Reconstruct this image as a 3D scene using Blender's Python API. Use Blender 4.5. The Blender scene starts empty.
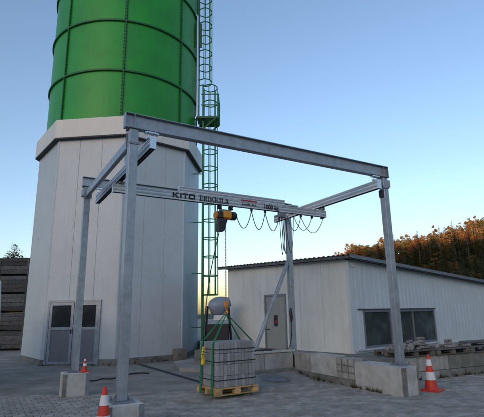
import bpy, math, random
from mathutils import Matrix, Vector
random.seed(7)
S = bpy.context.scene
R = math.radians

# ------------------------------------------------------------------ camera
CAM = Vector((-1.78386, -6.52846, 1.6))
FW = Vector((0.486913367, 0.841448874, 0.234263027))
RT = Vector((0.867333880, -0.497473699, -0.015870093))
UP = Vector((-0.103185823, -0.210911621, 0.972043710))
FPX = 438.0
cd = bpy.data.cameras.new('camera'); co = bpy.data.objects.new('camera', cd)
S.collection.objects.link(co)
co.matrix_world = Matrix(((RT.x, UP.x, -FW.x, CAM.x), (RT.y, UP.y, -FW.y, CAM.y), (RT.z, UP.z, -FW.z, CAM.z), (0, 0, 0, 1)))
cd.sensor_width = 36; cd.lens = FPX / 484 * 36; cd.clip_start = .1; cd.clip_end = 8000
S.camera = co
S.render.resolution_x = 1024; S.render.resolution_y = 882

# ------------------------------------------------------------------ sky, sun, exposure
SUN_AZ, SUN_EL = 214.0, 6.0          # world azimuth (from +X, counter-clockwise) of the low evening sun, behind the camera
w = bpy.data.worlds.new('World'); S.world = w; w.use_nodes = True
nt = w.node_tree; bg = nt.nodes['Background']
sky = nt.nodes.new('ShaderNodeTexSky'); sky.sky_type = 'NISHITA'; sky.sun_disc = False
sky.sun_elevation = R(SUN_EL); sky.sun_rotation = R(90 - SUN_AZ)
sky.altitude = 400; sky.air_density = 1.0; sky.dust_density = 2.2; sky.ozone_density = 1.8
tn = nt.nodes.new('ShaderNodeMix'); tn.data_type = 'RGBA'; tn.blend_type = 'MULTIPLY'; tn.inputs[0].default_value = 1; tn.inputs[7].default_value = (1.03, .98, 1.0, 1)
nt.links.new(sky.outputs[0], tn.inputs[6]); nt.links.new(tn.outputs[2], bg.inputs[0]); bg.inputs[1].default_value = 0.15
sl = bpy.data.lights.new('sun', 'SUN'); sl.energy = 4.0; sl.angle = R(.5); sl.color = (1, .62, .34)
so = bpy.data.objects.new('sun', sl); S.collection.objects.link(so)
sd = Vector((math.cos(R(SUN_AZ)) * math.cos(R(SUN_EL)), math.sin(R(SUN_AZ)) * math.cos(R(SUN_EL)), math.sin(R(SUN_EL))))
so.rotation_euler = sd.to_track_quat('Z', 'Y').to_euler()
S.view_settings.view_transform = 'Standard'; S.view_settings.look = 'None'
S.view_settings.exposure = 1.45; S.view_settings.gamma = 1
try:
    S.view_settings.use_white_balance = True; S.view_settings.white_balance_temperature = 6500; S.view_settings.white_balance_tint = 13
except Exception: pass

# ------------------------------------------------------------------ pixel -> point on a plane of the place
def ray(x, y): return FW + RT * ((x - 242) / FPX) - UP * ((y - 208.5) / FPX)
def onz(x, y, z=0):
    r = ray(x, y); return CAM + r * ((z - CAM.z) / r.z)
def onY(x, y, Y):
    r = ray(x, y); return CAM + r * ((Y - CAM.y) / r.y)
def onX(x, y, X):
    r = ray(x, y); return CAM + r * ((X - CAM.x) / r.x)

# ------------------------------------------------------------------ materials
MATS = {}
def mat(name, col, rough=.7, metal=0, var=.15, scale=3.0, bump=0.0, bscale=60.0, streak=0, streak_col=(.1, .09, .08), dirt=0, dirt_col=(.08, .07, .055), island=0, col2=None, detail=8, spec=.5):
    if name in MATS: return MATS[name]
    m = bpy.data.materials.new(name); m.use_nodes = True
    N = m.node_tree.nodes; L = m.node_tree.links; b = N['Principled BSDF']
    geo = N.new('ShaderNodeNewGeometry'); oi = N.new('ShaderNodeObjectInfo')
    tc = N.new('ShaderNodeTexCoord')
    n1 = N.new('ShaderNodeTexNoise'); n1.inputs['Scale'].default_value = scale; n1.inputs['Detail'].default_value = detail
    n1.inputs['Roughness'].default_value = .62
    L.new(geo.outputs['Position'], n1.inputs['Vector'])
    rp = N.new('ShaderNodeValToRGB')
    c2 = col2 or tuple(c * (1 - var) for c in col)
    c1 = col if col2 else tuple(min(1, c * (1 + var)) for c in col)
    rp.color_ramp.elements[0].color = (*c2, 1); rp.color_ramp.elements[1].color = (*c1, 1)
    rp.color_ramp.elements[0].position = .32; rp.color_ramp.elements[1].position = .68
    L.new(n1.outputs['Fac'], rp.inputs[0])
    cur = rp.outputs[0]
    if island:
        ad = N.new('ShaderNodeMath'); ad.operation = 'ADD'
        L.new(geo.outputs['Random Per Island'], ad.inputs[0]); L.new(oi.outputs['Random'], ad.inputs[1])
        fr = N.new('ShaderNodeMath'); fr.operation = 'FRACT'; L.new(ad.outputs[0], fr.inputs[0])
        mr = N.new('ShaderNodeMapRange'); mr.inputs['To Min'].default_value = 1 - island; mr.inputs['To Max'].default_value = 1 + island
        L.new(fr.outputs[0], mr.inputs[0])
        mx = N.new('ShaderNodeMix'); mx.data_type = 'RGBA'; mx.blend_type = 'MULTIPLY'; mx.inputs[0].default_value = 1
        L.new(cur, mx.inputs[6]); L.new(mr.outputs[0], mx.inputs[7]); cur = mx.outputs[2]
    if streak:
        mp = N.new('ShaderNodeMapping'); mp.inputs['Scale'].default_value = (5.5, 5.5, .35)
        L.new(geo.outputs['Position'], mp.inputs[0])
        n2 = N.new('ShaderNodeTexNoise'); n2.inputs['Scale'].default_value = 1.6; n2.inputs['Detail'].default_value = 6
        L.new(mp.outputs[0], n2.inputs['Vector'])
        r2 = N.new('ShaderNodeMapRange'); r2.inputs['From Min'].default_value = .5; r2.inputs['From Max'].default_value = .85
        r2.inputs['To Max'].default_value = streak; L.new(n2.outputs['Fac'], r2.inputs[0])
        mx = N.new('ShaderNodeMix'); mx.data_type = 'RGBA'; L.new(r2.outputs[0], mx.inputs[0])
        L.new(cur, mx.inputs[6]); mx.inputs[7].default_value = (*streak_col, 1); cur = mx.outputs[2]
    if dirt:
        n3 = N.new('ShaderNodeTexNoise'); n3.inputs['Scale'].default_value = 1.1; n3.inputs['Detail'].default_value = 10; n3.inputs['Roughness'].default_value = .7
        L.new(geo.outputs['Position'], n3.inputs['Vector'])
        r3 = N.new('ShaderNodeMapRange'); r3.inputs['From Min'].default_value = .47; r3.inputs['From Max'].default_value = .72
        r3.inputs['To Max'].default_value = dirt; L.new(n3.outputs['Fac'], r3.inputs[0])
        mx = N.new('ShaderNodeMix'); mx.data_type = 'RGBA'; L.new(r3.outputs[0], mx.inputs[0])
        L.new(cur, mx.inputs[6]); mx.inputs[7].default_value = (*dirt_col, 1); cur = mx.outputs[2]
    L.new(cur, b.inputs['Base Color'])
    b.inputs['Metallic'].default_value = metal; b.inputs['Specular IOR Level'].default_value = spec
    rr = N.new('ShaderNodeMapRange'); rr.inputs['To Min'].default_value = max(.03, rough - .1); rr.inputs['To Max'].default_value = min(1, rough + .1)
    L.new(n1.outputs['Fac'], rr.inputs[0]); L.new(rr.outputs[0], b.inputs['Roughness'])
    if bump:
        nb = N.new('ShaderNodeTexNoise'); nb.inputs['Scale'].default_value = bscale; nb.inputs['Detail'].default_value = 6
        L.new(geo.outputs['Position'], nb.inputs['Vector'])
        bp = N.new('ShaderNodeBump'); bp.inputs['Strength'].default_value = bump; bp.inputs['Distance'].default_value = .02
        L.new(nb.outputs['Fac'], bp.inputs['Height']); L.new(bp.outputs[0], b.inputs['Normal'])
    MATS[name] = m
    return m

galv = mat('galvanised steel', (.33, .365, .41), .42, .5, .2, 7, .03, 30, streak=.25, streak_col=(.17, .18, .20))
galv_dull = mat('dull galvanised steel', (.23, .25, .28), .5, .5, .2, 11)
alu = mat('aluminium profile', (.68, .71, .74), .4, .3, .1, 6, streak=.2, streak_col=(.25, .26, .28))
alu_dark = mat('profile groove', (.06, .065, .075), .6, .3)
chrome = mat('bright zinc', (.62, .66, .7), .25, .9, .06)
clad = mat('silver cladding', (.53, .57, .59), .48, .1, .06, .9, streak=.28, streak_col=(.37, .40, .42), dirt=.2, dirt_col=(.34, .36, .37))
clad_core = mat('cladding joint', (.15, .155, .16), .7)
trim = mat('cream parapet metal', (.74, .71, .65), .5, .05, .05, 1.5, streak=.2, streak_col=(.42, .38, .33))
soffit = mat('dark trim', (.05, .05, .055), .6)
green = mat('green silo paint', (.012, .32, .022), .38, 0, .16, .8, .05, 4, streak=.3, streak_col=(.010, .19, .022), island=.06)
green_dk = mat('dark green steel', (.008, .12, .025), .45, 0, .2)
green_lad = mat('green ladder paint', (.012, .22, .06), .45, 0, .2)
white_panel = mat('off white panel', (.71, .735, .70), .55, 0, .06, 1.2, streak=.4, streak_col=(.44, .42, .35), dirt=.3, dirt_col=(.46, .43, .36))
sheet = mat('pale blue sheet metal', (.63, .675, .69), .45, .1, .05, 1.5, streak=.3, streak_col=(.33, .34, .34))
roofm = mat('fibre cement roof', (.075, .075, .078), .85, 0, .3, 6, .3, 50)
conc = mat('concrete', (.38, .365, .33), .9, 0, .22, 4, .5, 45, streak=.75, streak_col=(.10, .092, .075), dirt=.6, dirt_col=(.13, .12, .095))
conc_new = mat('new concrete', (.50, .49, .455), .9, 0, .2, 5, .5, 50, streak=.3, streak_col=(.16, .15, .13), dirt=.55, dirt_col=(.27, .25, .215))
conc_dk = mat('mossy concrete', (.20, .195, .17), .93, 0, .35, 5, .6, 40, dirt=.6, dirt_col=(.06, .06, .04))
asph = mat('yard asphalt', (.27, .25, .217), .9, 0, .32, 1.3, .6, 110, dirt=.65, dirt_col=(.13, .122, .108))
slabm = mat('apron concrete', (.29, .28, .26), .9, 0, .25, 1.6, .4, 90, dirt=.5, dirt_col=(.08, .078, .07))
joint = mat('joint sand', (.07, .065, .055), .95, 0, .4, 8)
pav = mat('grey paver', (.335, .315, .28), .88, 0, .3, 4, .6, 90, island=.15, dirt=.65, dirt_col=(.135, .124, .108))
block_m = mat('grey kerb block', (.30, .305, .31), .9, 0, .15, 20, .5, 110, island=.22)
stone_m = mat('pale broken stone', (.26, .25, .235), .92, 0, .25, 20, .5, 70, island=.3)
wood = mat('fresh pallet wood', (.50, .31, .13), .75, 0, .22, 12, .2, 60, island=.2)
oldwood = mat('weathered wood', (.095, .095, .096), .9, 0, .4, 9, .4, 50, island=.45, dirt=.4, dirt_col=(.035, .034, .033))
greywood = mat('grey pallet wood', (.12, .105, .088), .9, 0, .35, 9, .3, 50, island=.3)
strap_m = mat('green webbing', (.01, .20, .075), .8, 0, .2, 40, .2, 300)
black = mat('black plastic', (.02, .02, .022), .5, 0, .2)
rubber = mat('cable rubber', (.012, .012, .013), .55)
orange = mat('orange hoist paint', (.85, .34, .02), .38, 0, .1)
brass = mat('hook orange', (.75, .24, .03), .45, 0, .2)
yellow = mat('yellow pendant', (.75, .52, .02), .45, 0, .1)
cone_r = mat('cone red', (.62, .045, .02), .5, 0, .2, 14, streak=.35, streak_col=(.33, .05, .03), dirt=.45, dirt_col=(.3, .03, .02))
cone_w = mat('cone white band', (.74, .73, .72), .45, 0, .06, 20, streak=.3, streak_col=(.42, .40, .37), dirt=.35, dirt_col=(.42, .4, .37))
doorgrey = mat('grey door panel', (.16, .17, .185), .5, 0, .1, 3, streak=.2)
doorlight = mat('pale door', (.30, .32, .305), .5, 0, .08, 4, streak=.35, streak_col=(.2, .2, .17))
drum_m = mat('blue grey drum', (.26, .30, .37), .5, .1, .15, 4, dirt=.3, dirt_col=(.3, .3, .3))
white_m = mat('white paint', (.72, .72, .71), .4, 0, .05)
letter = mat('black lettering', (.012, .012, .014), .5)
redsign = mat('red sign', (.45, .02, .06), .5)
dirt_m = mat('hill soil', (.05, .045, .025), .95, 0, .4, .2, col2=(.03, .04, .015))
bark = mat('bark', (.13, .105, .085), .95, 0, .35, 8)
tyre = mat('tyre', (.018, .018, .019), .8)
lampred = mat('red lamp', (.5, .02, .02), .25)
ropem = mat('steel chain', (.30, .30, .31), .35, .8)

def glass(name, col, rough=.06):
    m = bpy.data.materials.new(name); m.use_nodes = True
    b = m.node_tree.nodes['Principled BSDF']; b.inputs['Base Color'].default_value = (*col, 1)
    N = m.node_tree.nodes; L = m.node_tree.links
    g = N.new('ShaderNodeNewGeometry'); n = N.new('ShaderNodeTexNoise'); n.inputs['Scale'].default_value = 2.2; n.inputs['Detail'].default_value = 8
    L.new(g.outputs['Position'], n.inputs['Vector'])
    mr = N.new('ShaderNodeMapRange'); mr.inputs['To Min'].default_value = rough; mr.inputs['To Max'].default_value = rough + .18
    L.new(n.outputs['Fac'], mr.inputs[0]); L.new(mr.outputs[0], b.inputs['Roughness'])
    rp = N.new('ShaderNodeValToRGB'); rp.color_ramp.elements[0].position = .45; rp.color_ramp.elements[1].position = .8
    rp.color_ramp.elements[0].color = (*col, 1); rp.color_ramp.elements[1].color = (*[c * 3 + .012 for c in col], 1)  # pale dusty patches in the colour also serve as whitish pane reflections
    L.new(n.outputs['Fac'], rp.inputs[0]); L.new(rp.outputs[0], b.inputs['Base Color'])
    b.inputs['Specular IOR Level'].default_value = .6
    return m
dark_glass = glass('dark glass', (.010, .011, .012))
window_glass = glass('window glass', (.028, .040, .037), .02)

def leafmat(name, c1, c2):
    m = bpy.data.materials.new(name); m.use_nodes = True
    N = m.node_tree.nodes; L = m.node_tree.links; b = N['Principled BSDF']
    g = N.new('ShaderNodeNewGeometry'); oi = N.new('ShaderNodeObjectInfo')
    rp = N.new('ShaderNodeValToRGB'); rp.color_ramp.elements[0].color = (*c1, 1); rp.color_ramp.elements[1].color = (*c2, 1)
    ad = N.new('ShaderNodeMath'); ad.operation = 'MULTIPLY_ADD'; ad.inputs[1].default_value = .45
    mu = N.new('ShaderNodeMath'); mu.operation = 'MULTIPLY'; mu.inputs[1].default_value = .55
    L.new(oi.outputs['Random'], mu.inputs[0]); L.new(g.outputs['Random Per Island'], ad.inputs[0]); L.new(mu.outputs[0], ad.inputs[2])
    L.new(ad.outputs[0], rp.inputs[0]); L.new(rp.outputs[0], b.inputs['Base Color'])
    b.inputs['Roughness'].default_value = .8; b.inputs['Specular IOR Level'].default_value = .2
    return m
lf_spruce = leafmat('spruce needles', (.020, .034, .014), (.042, .058, .020))
lf_larch = leafmat('golden larch needles', (.075, .052, .021), (.165, .090, .030))
lf_beech = leafmat('rust beech leaves', (.10, .042, .020), (.20, .074, .028))
lf_olive = leafmat('olive autumn leaves', (.045, .048, .020), (.10, .078, .028))

# ------------------------------------------------------------------ mesh helpers
class MB:
    def __init__(s): s.v = []; s.f = []
    def add(s, vs, fs):
        o = len(s.v); s.v += [tuple(v) for v in vs]; s.f += [tuple(i + o for i in f) for f in fs]; return s
    def box(s, c, d, rot=None, ch=0):
        x, y, z = d[0] / 2, d[1] / 2, d[2] / 2
        if ch:
            vs = []; idx = {}
            for sx in (-1, 1):
                for sy in (-1, 1):
                    for sz in (-1, 1):
                        for a in range(3):
                            p = [sx * (x - ch), sy * (y - ch), sz * (z - ch)]; e = (x, y, z)[a]
                            p[a] = (sx, sy, sz)[a] * e; idx[(sx, sy, sz, a)] = len(vs); vs.append(Vector(p))
            fs = []
            for a in range(3):
                b_, c_ = (a + 1) % 3, (a + 2) % 3
                for q in (-1, 1):
                    ring = []
                    for (i, j) in ((-1, -1), (1, -1), (1, 1), (-1, 1)):
                        k = [0, 0, 0]; k[a] = q; k[b_] = i; k[c_] = j; ring.append(idx[(*k, a)])
                    fs.append(ring if q > 0 else ring[::-1])
                for i in (-1, 1):
                    for j in (-1, 1):
                        k0 = [0, 0, 0]; k0[a] = -1; k0[b_] = i; k0[c_] = j; k1 = list(k0); k1[a] = 1
                        r = [idx[(*k0, b_)], idx[(*k1, b_)], idx[(*k1, c_)], idx[(*k0, c_)]]
                        fs.append(r if i * j > 0 else r[::-1])
            for sx in (-1, 1):
                for sy in (-1, 1):
                    for sz in (-1, 1):
                        r = [idx[(sx, sy, sz, a)] for a in range(3)]
                        fs.append(r if sx * sy * sz > 0 else r[::-1])
        else:
            vs = [Vector((i * x, j * y, k * z)) for i in (-1, 1) for j in (-1, 1) for k in (-1, 1)]
            fs = [(0, 1, 3, 2), (4, 6, 7, 5), (0, 4, 5, 1), (2, 3, 7, 6), (0, 2, 6, 4), (1, 5, 7, 3)]
        if rot is not None: vs = [rot @ v for v in vs]
        return s.add([v + Vector(c) for v in vs], fs)
    def span(s, a, b, ch=0):          # box from corner a to corner b
        a = Vector(a); b = Vector(b)
        return s.box((a + b) / 2, [abs(b[i] - a[i]) for i in range(3)], None, ch)
    def bar(s, p, q, w, h, up=(0, 0, 1), ch=0):    # rectangular bar from p to q
        p = Vector(p); q = Vector(q); d = q - p; X = d.normalized(); U = Vector(up)
        Y = U.cross(X)
        if Y.length < 1e-4: Y = Vector((0, 1, 0)).cross(X)
        Y.normalize(); Z = X.cross(Y)
        return s.box((p + q) / 2, (d.length, w, h), Matrix((X, Y, Z)).transposed(), ch)
    def tube(s, pts, r, n=8, caps=True):
        pts = [Vector(p) for p in pts]; rs = r if isinstance(r, (list, tuple)) else [r] * len(pts)
        vs = []; fs = []; prev = None
        for i, p in enumerate(pts):
            t = (pts[min(i + 1, len(pts) - 1)] - pts[max(i - 1, 0)]).normalized()
            if prev is None:
                a = Vector((0, 0, 1)) if abs(t.z) < .9 else Vector((1, 0, 0)); u = t.cross(a).normalized()
            else: u = (prev - t * prev.dot(t)).normalized()
            prev = u; v = t.cross(u)
            for k in range(n):
                an = 2 * math.pi * k / n; vs.append(p + (u * math.cos(an) + v * math.sin(an)) * rs[i])
        for i in range(len(pts) - 1):
            for k in range(n):
                a = i * n + k; b = i * n + (k + 1) % n; fs.append((a, b, b + n, a + n))
        if caps: fs += [tuple(range(n))[::-1], tuple(range((len(pts) - 1) * n, len(pts) * n))]
        return s.add(vs, fs)
    def lathe(s, prof, c=(0, 0, 0), n=24, rot=None, a0=0, a1=2 * math.pi):
        full = abs(a1 - a0 - 2 * math.pi) < 1e-6; m = n if full else n + 1
        vs = []; fs = []
        for (r, z) in prof:
            for k in range(m):
                a = a0 + (a1 - a0) * k / n; v = Vector((r * math.cos(a), r * math.sin(a), z))
                vs.append((rot @ v if rot is not None else v) + Vector(c))
        for i in range(len(prof) - 1):
            for k in range(n):
                a = i * m + k; b = i * m + (k + 1) % m; fs.append((a, b, b + m, a + m))
        return s.add(vs, fs)
    def prism(s, poly, z0, z1):
        n = len(poly); vs = [(x, y, z0) for x, y in poly] + [(x, y, z1) for x, y in poly]
        fs = [tuple(range(n))[::-1], tuple(range(n, 2 * n))] + [(i, (i + 1) % n, (i + 1) % n + n, i + n) for i in range(n)]
        return s.add(vs, fs)
    def mesh(s, name, m, smooth=False):
        me = bpy.data.meshes.new(name); me.from_pydata(s.v, [], s.f); me.validate(); me.materials.append(m)
        if smooth:
            me.polygons.foreach_set('use_smooth', [True] * len(me.polygons))
            try: me.set_sharp_from_angle(angle=R(40))
            except Exception: pass
        me.update(); return me
    def build(s, name, m, parent=None, smooth=False):
        return put(name, s.mesh(name, m, smooth), parent)
COL = S.collection
def put(name, me, parent=None, M=None):
    o = bpy.data.objects.new(name, me); COL.objects.link(o)
    if parent is not None:
        o.parent = parent
        if '_w' in BASES.get(parent.name, ''): o.matrix_parent_inverse = parent.matrix_basis.inverted()
    if M is not None: o.matrix_basis = M
    return o
BASES = {}
def thing(name, label, cat, loc=(0, 0, 0), group=None, rotz=0, world=True):
    o = bpy.data.objects.new(name, None); COL.objects.link(o); o.empty_display_size = .2
    o.location = loc; o.rotation_euler = (0, 0, rotz)
    o['label'] = label; o['category'] = cat
    if group: o['group'] = group
    BASES[o.name] = '_w' if world else '_l'
    return o
def tag(o, label, cat, group=None):
    o['label'] = label; o['category'] = cat
    if group: o['group'] = group
    return o
def struct(o): o['kind'] = 'structure'; return o
def stuff(o): o['kind'] = 'stuff'; return o
def copy_tree(o, parent=None):
    c = o.copy(); COL.objects.link(c); c.parent = parent
    for ch in o.children: copy_tree(ch, c)
    return c

# ------------------------------------------------------------------ ground
struct(MB().add([(-3000, -3000, 0), (3000, -3000, 0), (3000, 3000, 0), (-3000, 3000, 0)], [(0, 1, 2, 3)]).build('ground', asph))

# paved yard: bed sheet + pavers laid in running bond along the crane's axes
def in_paving(x, y):
    # back edge of the paving runs from beside the left footing to the retaining wall
    if x > 5.72: return y < 1.0 - .045 * (x - 5.7) * 2 and x < 10.2
    if x > 5.2: return y < -.36
    yb = 4.35 + (x + 1.3) * -.45
    if x > 3.3: yb = 2.25 - (x - 3.3) * .05
    return y < yb
PX, PY = .20, .14
bed = struct(MB().prism([(-9, -7), (13, -7), (13, -.2), (10.2, .5), (5.72, .98), (5.72, -.34), (5.2, -.34), (5.2, 2.2), (3.35, 2.3), (-1.3, 4.4), (-9, 7)], -.03, .004).build('paving', joint))
def paver_mb(jit):
    b = MB(); w, h, t, c = PX - .016, PY - .016, .024, .009
    lo = [(-w / 2, -h / 2, 0), (w / 2, -h / 2, 0), (w / 2, h / 2, 0), (-w / 2, h / 2, 0)]
    mi = [(x, y, t - c) for x, y, _ in lo]
    hi = [(x * (1 - 2 * c / w), y * (1 - 2 * c / h), t + jit * random.uniform(-1, 1)) for x, y, _ in lo]
    b.add(lo + mi + hi, [(i, (i + 1) % 4, (i + 1) % 4 + 4, i + 4) for i in range(4)] + [(i + 4, (i + 1) % 4 + 4, (i + 1) % 4 + 8, i + 8) for i in range(4)] + [(8, 9, 10, 11)])
    return b
spots = []
fwd = Vector((FW.x, FW.y)).normalized(); rgt = Vector((fwd.y, -fwd.x))
for j in range(-26, 56):
    for i in range(-32, 64):
        x = (i + (.5 if j % 2 else 0)) * PX; y = j * PY
        if not in_paving(x, y): continue
        d = Vector((x - CAM.x, y - CAM.y)); f = d.dot(fwd)
        if f < 5.2 or f > 16 or abs(d.dot(rgt)) > f * .60 + .3: continue
        if -.33 < x < .33 and -.33 < y < .33: continue
        if -.28 < x < .24 and 3.4 < y < 3.98: continue
        spots.append((f, x, y))
spots.sort()
vis = [s for s in spots if s[0] > 6.6]
near = set(vis[:300])
pm = [paver_mb(.003).mesh('paver', pav) for _ in range(4)]
rest = MB()
for s in spots:
    f, x, y = s
    z = .003 + random.uniform(0, .005) + .006 * math.sin(x * 1.3 + y) * math.sin(y * .9)
    if s in near:
        o = put('paver', random.choice(pm), bed); o.location = (x, y, z)
        o.rotation_euler = (random.uniform(-.012, .012), random.uniform(-.012, .012), random.uniform(-.012, .012))
    else:
        b = paver_mb(.003); rest.add([(vx + x, vy + y, vz + z) for vx, vy, vz in b.v], b.f)
stuff(rest.build('pavers', pav, bed))

# concrete apron rising gently to the low wall by the door
ap = MB(); P = [(3.35, 2.32), (5.22, 2.22), (5.44, 3.42), (3.2, 3.42)]; zt = [.02, .02, .15, .13]
ap.add([(x, y, -.05) for x, y in P] + [(x, y, z) for (x, y), z in zip(P, zt)], [(4, 5, 6, 7), (0, 1, 5, 4), (1, 2, 6, 5), (2, 3, 7, 6), (3, 0, 4, 7)])
struct(ap.build('concrete_apron', slabm))
# manhole cover
mh = thing('manhole_cover', 'round cast iron manhole cover in the concrete beside the low wall', 'manhole', (4.45, 2.8, .08))
rt = Matrix.Rotation(R(4.3), 3, 'X')
MB().lathe([(.30, -.02), (.38, -.02), (.38, .018), (.33, .022), (.30, .010)], (4.45, 2.8, .075), 32, rt).build('frame', conc_dk, mh, True)
MB().lathe([(.0001, .012), (.27, .012), (.285, .006), (.285, -.02)], (4.45, 2.8, .075), 32, rt).build('lid', galv_dull, mh, True)
# drain channel in front of the silo
dr = thing('drain_channel', 'dark steel drain channel crossing the yard toward the silo', 'drain', (2.95, 6, 0))
MB().span((2.83, 3.5, .0), (2.86, 8.75, .012)).span((3.04, 3.5, .0), (3.07, 8.75, .012)).build('frame', galv_dull, dr)
MB().span((2.86, 3.5, .0), (3.04, 8.75, .004)).build('channel', rubber, dr)
g = MB()
for k in range(105): g.span((2.862, 3.51 + k * .05, .004), (3.038, 3.525 + k * .05, .010))
g.build('grating', alu_dark, dr)
# low concrete slab beside the silo foot
sb = struct(MB().prism([(3.35, 6.15), (4.1, 5.3), (6.1, 6.6), (5.6, 8.6), (3.9, 8.0)], -.02, .11).build('concrete_slab', slabm))

# ------------------------------------------------------------------ silo
SC = Vector((2.976, 12.328, 0)); OR = 3.438; OPH = R(-103.66)
silo = thing('silo', 'tall green steel silo on an octagonal silver clad base', 'silo', SC)
def ov(k, r=OR): return SC + Vector((r * math.cos(OPH + k * math.pi / 4), r * math.sin(OPH + k * math.pi / 4), 0))
ZB = 8.22; ZT = 8.95
base = MB().prism([tuple(ov(k, OR - .055)[:2]) for k in range(8)], .12, ZB + .3).build('base', clad_core, silo)
MB().prism([tuple(ov(k, OR + .02)[:2]) for k in range(8)], -.1, .20).build('plinth', conc_dk, silo)
def facebox(k, u0, u1, z0, z1, out0, out1, b=None, ch=0):   # box on face k (between vertices k and k+1), u along the face in metres
    a = ov(k); c = ov(k + 1); X = (c - a).normalized(); Nn = Vector((X.y, -X.x, 0))
    b = b or MB(); ctr = a + X * ((u0 + u1) / 2) + Nn * ((out0 + out1) / 2) + Vector((0, 0, (z0 + z1) / 2))
    return b.box(ctr, (abs(u1 - u0), abs(out1 - out0), z1 - z0), Matrix((X, Nn, Vector((0, 0, 1)))).transposed(), ch)
FL = (ov(1) - ov(0)).length
for k in range(-3, 3):
    for i in range(3):
        u0, u1 = i * FL / 3, (i + 1) * FL / 3
        facebox(k, u0 + .004, u1 - .004, .16, ZB + .04, -.06, 0.0, ch=.003).build('cladding_panel', clad, base)
    # corner flashing
    a = ov(k)
    dv = (a - SC).normalized()
    MB().tube([a + Vector((0, 0, .16)) - dv * .055, a + Vector((0, 0, ZB)) - dv * .055], .066, 12).build('corner_flashing', clad, base, True)
for k in (-2, -1, 0, 1):
    sc_ = MB()
    for z in (1.4, 3.0, 4.6, 6.2, 7.6):
        for i in range(3):
            for e in (.10, FL / 3 - .10):
                if k == -1 and z < 2.3: continue
                facebox(k, i * FL / 3 + e - .011, i * FL / 3 + e + .011, z - .011, z + .011, 0, .006, sc_)
    stuff(sc_.build('screws', galv_dull, base))
TR = OR + .19
for k in range(-3, 4):
    a, c = ov(k, TR), ov(k + 1, TR); ai, ci = ov(k, TR - .03), ov(k + 1, TR - .03)
    MB().prism([tuple(p[:2]) for p in (a, c, ci, ai)], ZB, ZT).build('parapet_band', trim, silo)
    ai, ci = ov(k, OR - .05), ov(k + 1, OR - .05); a, c = ov(k, TR - .002), ov(k + 1, TR - .002)
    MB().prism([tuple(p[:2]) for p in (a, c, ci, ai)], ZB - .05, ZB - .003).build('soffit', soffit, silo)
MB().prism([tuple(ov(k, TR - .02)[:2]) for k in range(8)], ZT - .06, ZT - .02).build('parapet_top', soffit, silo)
CR = 3.25; RZ = [8.8, 11.02, 13.27, 15.52, 17.77]; SEAM = R(-107)
for r_ in range(4):
    for k in range(8):
        a0 = SEAM + k * math.pi / 4
        MB().lathe([(CR, RZ[r_]), (CR, RZ[r_ + 1])], SC, 14, None, a0, a0 + math.pi / 4).build('tank_panel', green, silo, True)
for z in RZ:
    MB().lathe([(CR - .02, z - .04), (CR + .075, z - .04), (CR + .075, z + .03), (CR - .02, z + .03)], SC, 112).build('ring_flange', green_dk, silo)
bolt = MB().box((0, 0, 0), (.03, .03, .035)).mesh('bolt', green_dk)
for k in range(8):
    a = SEAM + k * math.pi / 4; d = Vector((math.cos(a), math.sin(a), 0)); t = Vector((-d.y, d.x, 0))
    sm = MB().bar(SC + d * (CR + .035) + Vector((0, 0, 8.8)), SC + d * (CR + .035) + Vector((0, 0, 17.77)), .05, .07, d).build('seam_rib', green_dk, silo)
    if k in (0, 1, 7):
        bm = MB()
        for q in range(60):
            for sgn in (-1, 1): bm.box(SC + d * (CR + .03) + t * (.04 * sgn) + Vector((0, 0, 8.9 + q * .15)), (.03, .03, .028))
        stuff(bm.build('bolt_row', green_dk, sm))
MB().lathe([(CR + .08, 17.75), (CR + .08, 17.83), (.6, 19.0), (.6, 19.3), (.001, 19.35)], SC, 48).build('roof', green_dk, silo)
# double door on the front-left face (face -1: between vertex -1 and vertex 0)
def face_u(k, x, y, ):   # pixel -> (u, z) on face k
    a = ov(k); c = ov(k + 1); X = (c - a).normalized(); Nn = Vector((X.y, -X.x, 0))
    r = ray(x, y); p = CAM + r * ((a - CAM).dot(Nn) / r.dot(Nn)); return (p - a).dot(X), p.z
u0 = face_u(-1, 46, 340)[0]; u1 = face_u(-1, 99.5, 340)[0]; zt = face_u(-1, 73, 300)[1]
um = (u0 + u1) / 2
fr = facebox(-1, u0, u0 + .07, .03, zt, .0, .06); facebox(-1, u1 - .07, u1, .03, zt, .0, .06, fr); facebox(-1, u0 + .07, u1 - .07, zt - .07, zt, .0, .06, fr)
door_frame = fr.build('door_frame', galv, silo)
for (a, c, hs) in ((u0 + .075, um - .012, 1), (um + .012, u1 - .075, -1)):
    dl = facebox(-1, a, a + .09, .05, zt - .075, 0, .045); facebox(-1, c - .09, c, .05, zt - .075, 0, .045, dl)
    zm = .05 + (zt - .1) * .54
    facebox(-1, a + .09, c - .09, zt - .18, zt - .075, 0, .045, dl); facebox(-1, a + .09, c - .09, zm, zm + .09, 0, .045, dl); facebox(-1, a + .09, c - .09, .05, .13, 0, .045, dl)
    door = dl.build('door', galv, silo)
    facebox(-1, a + .088, c - .088, .128, zm + .002, .005, .025).build('door_panel', doorgrey, door)
    facebox(-1, a + .088, c - .088, zm + .088, zt - .178, .005, .02).build('pane', dark_glass, door)
    hx = c - .05 if hs > 0 else a + .05
    facebox(-1, hx - .012, hx + .012, zm - .12, zm + .02, .045, .08).build('handle', black, door)
# small concrete pier at the foot
tag(facebox(0, 2.2, 2.62, 0, .42, .05, .38, ch=.02).build('concrete_pier', conc_dk), 'small dark concrete pier at the foot of the silo', 'pier')

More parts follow.
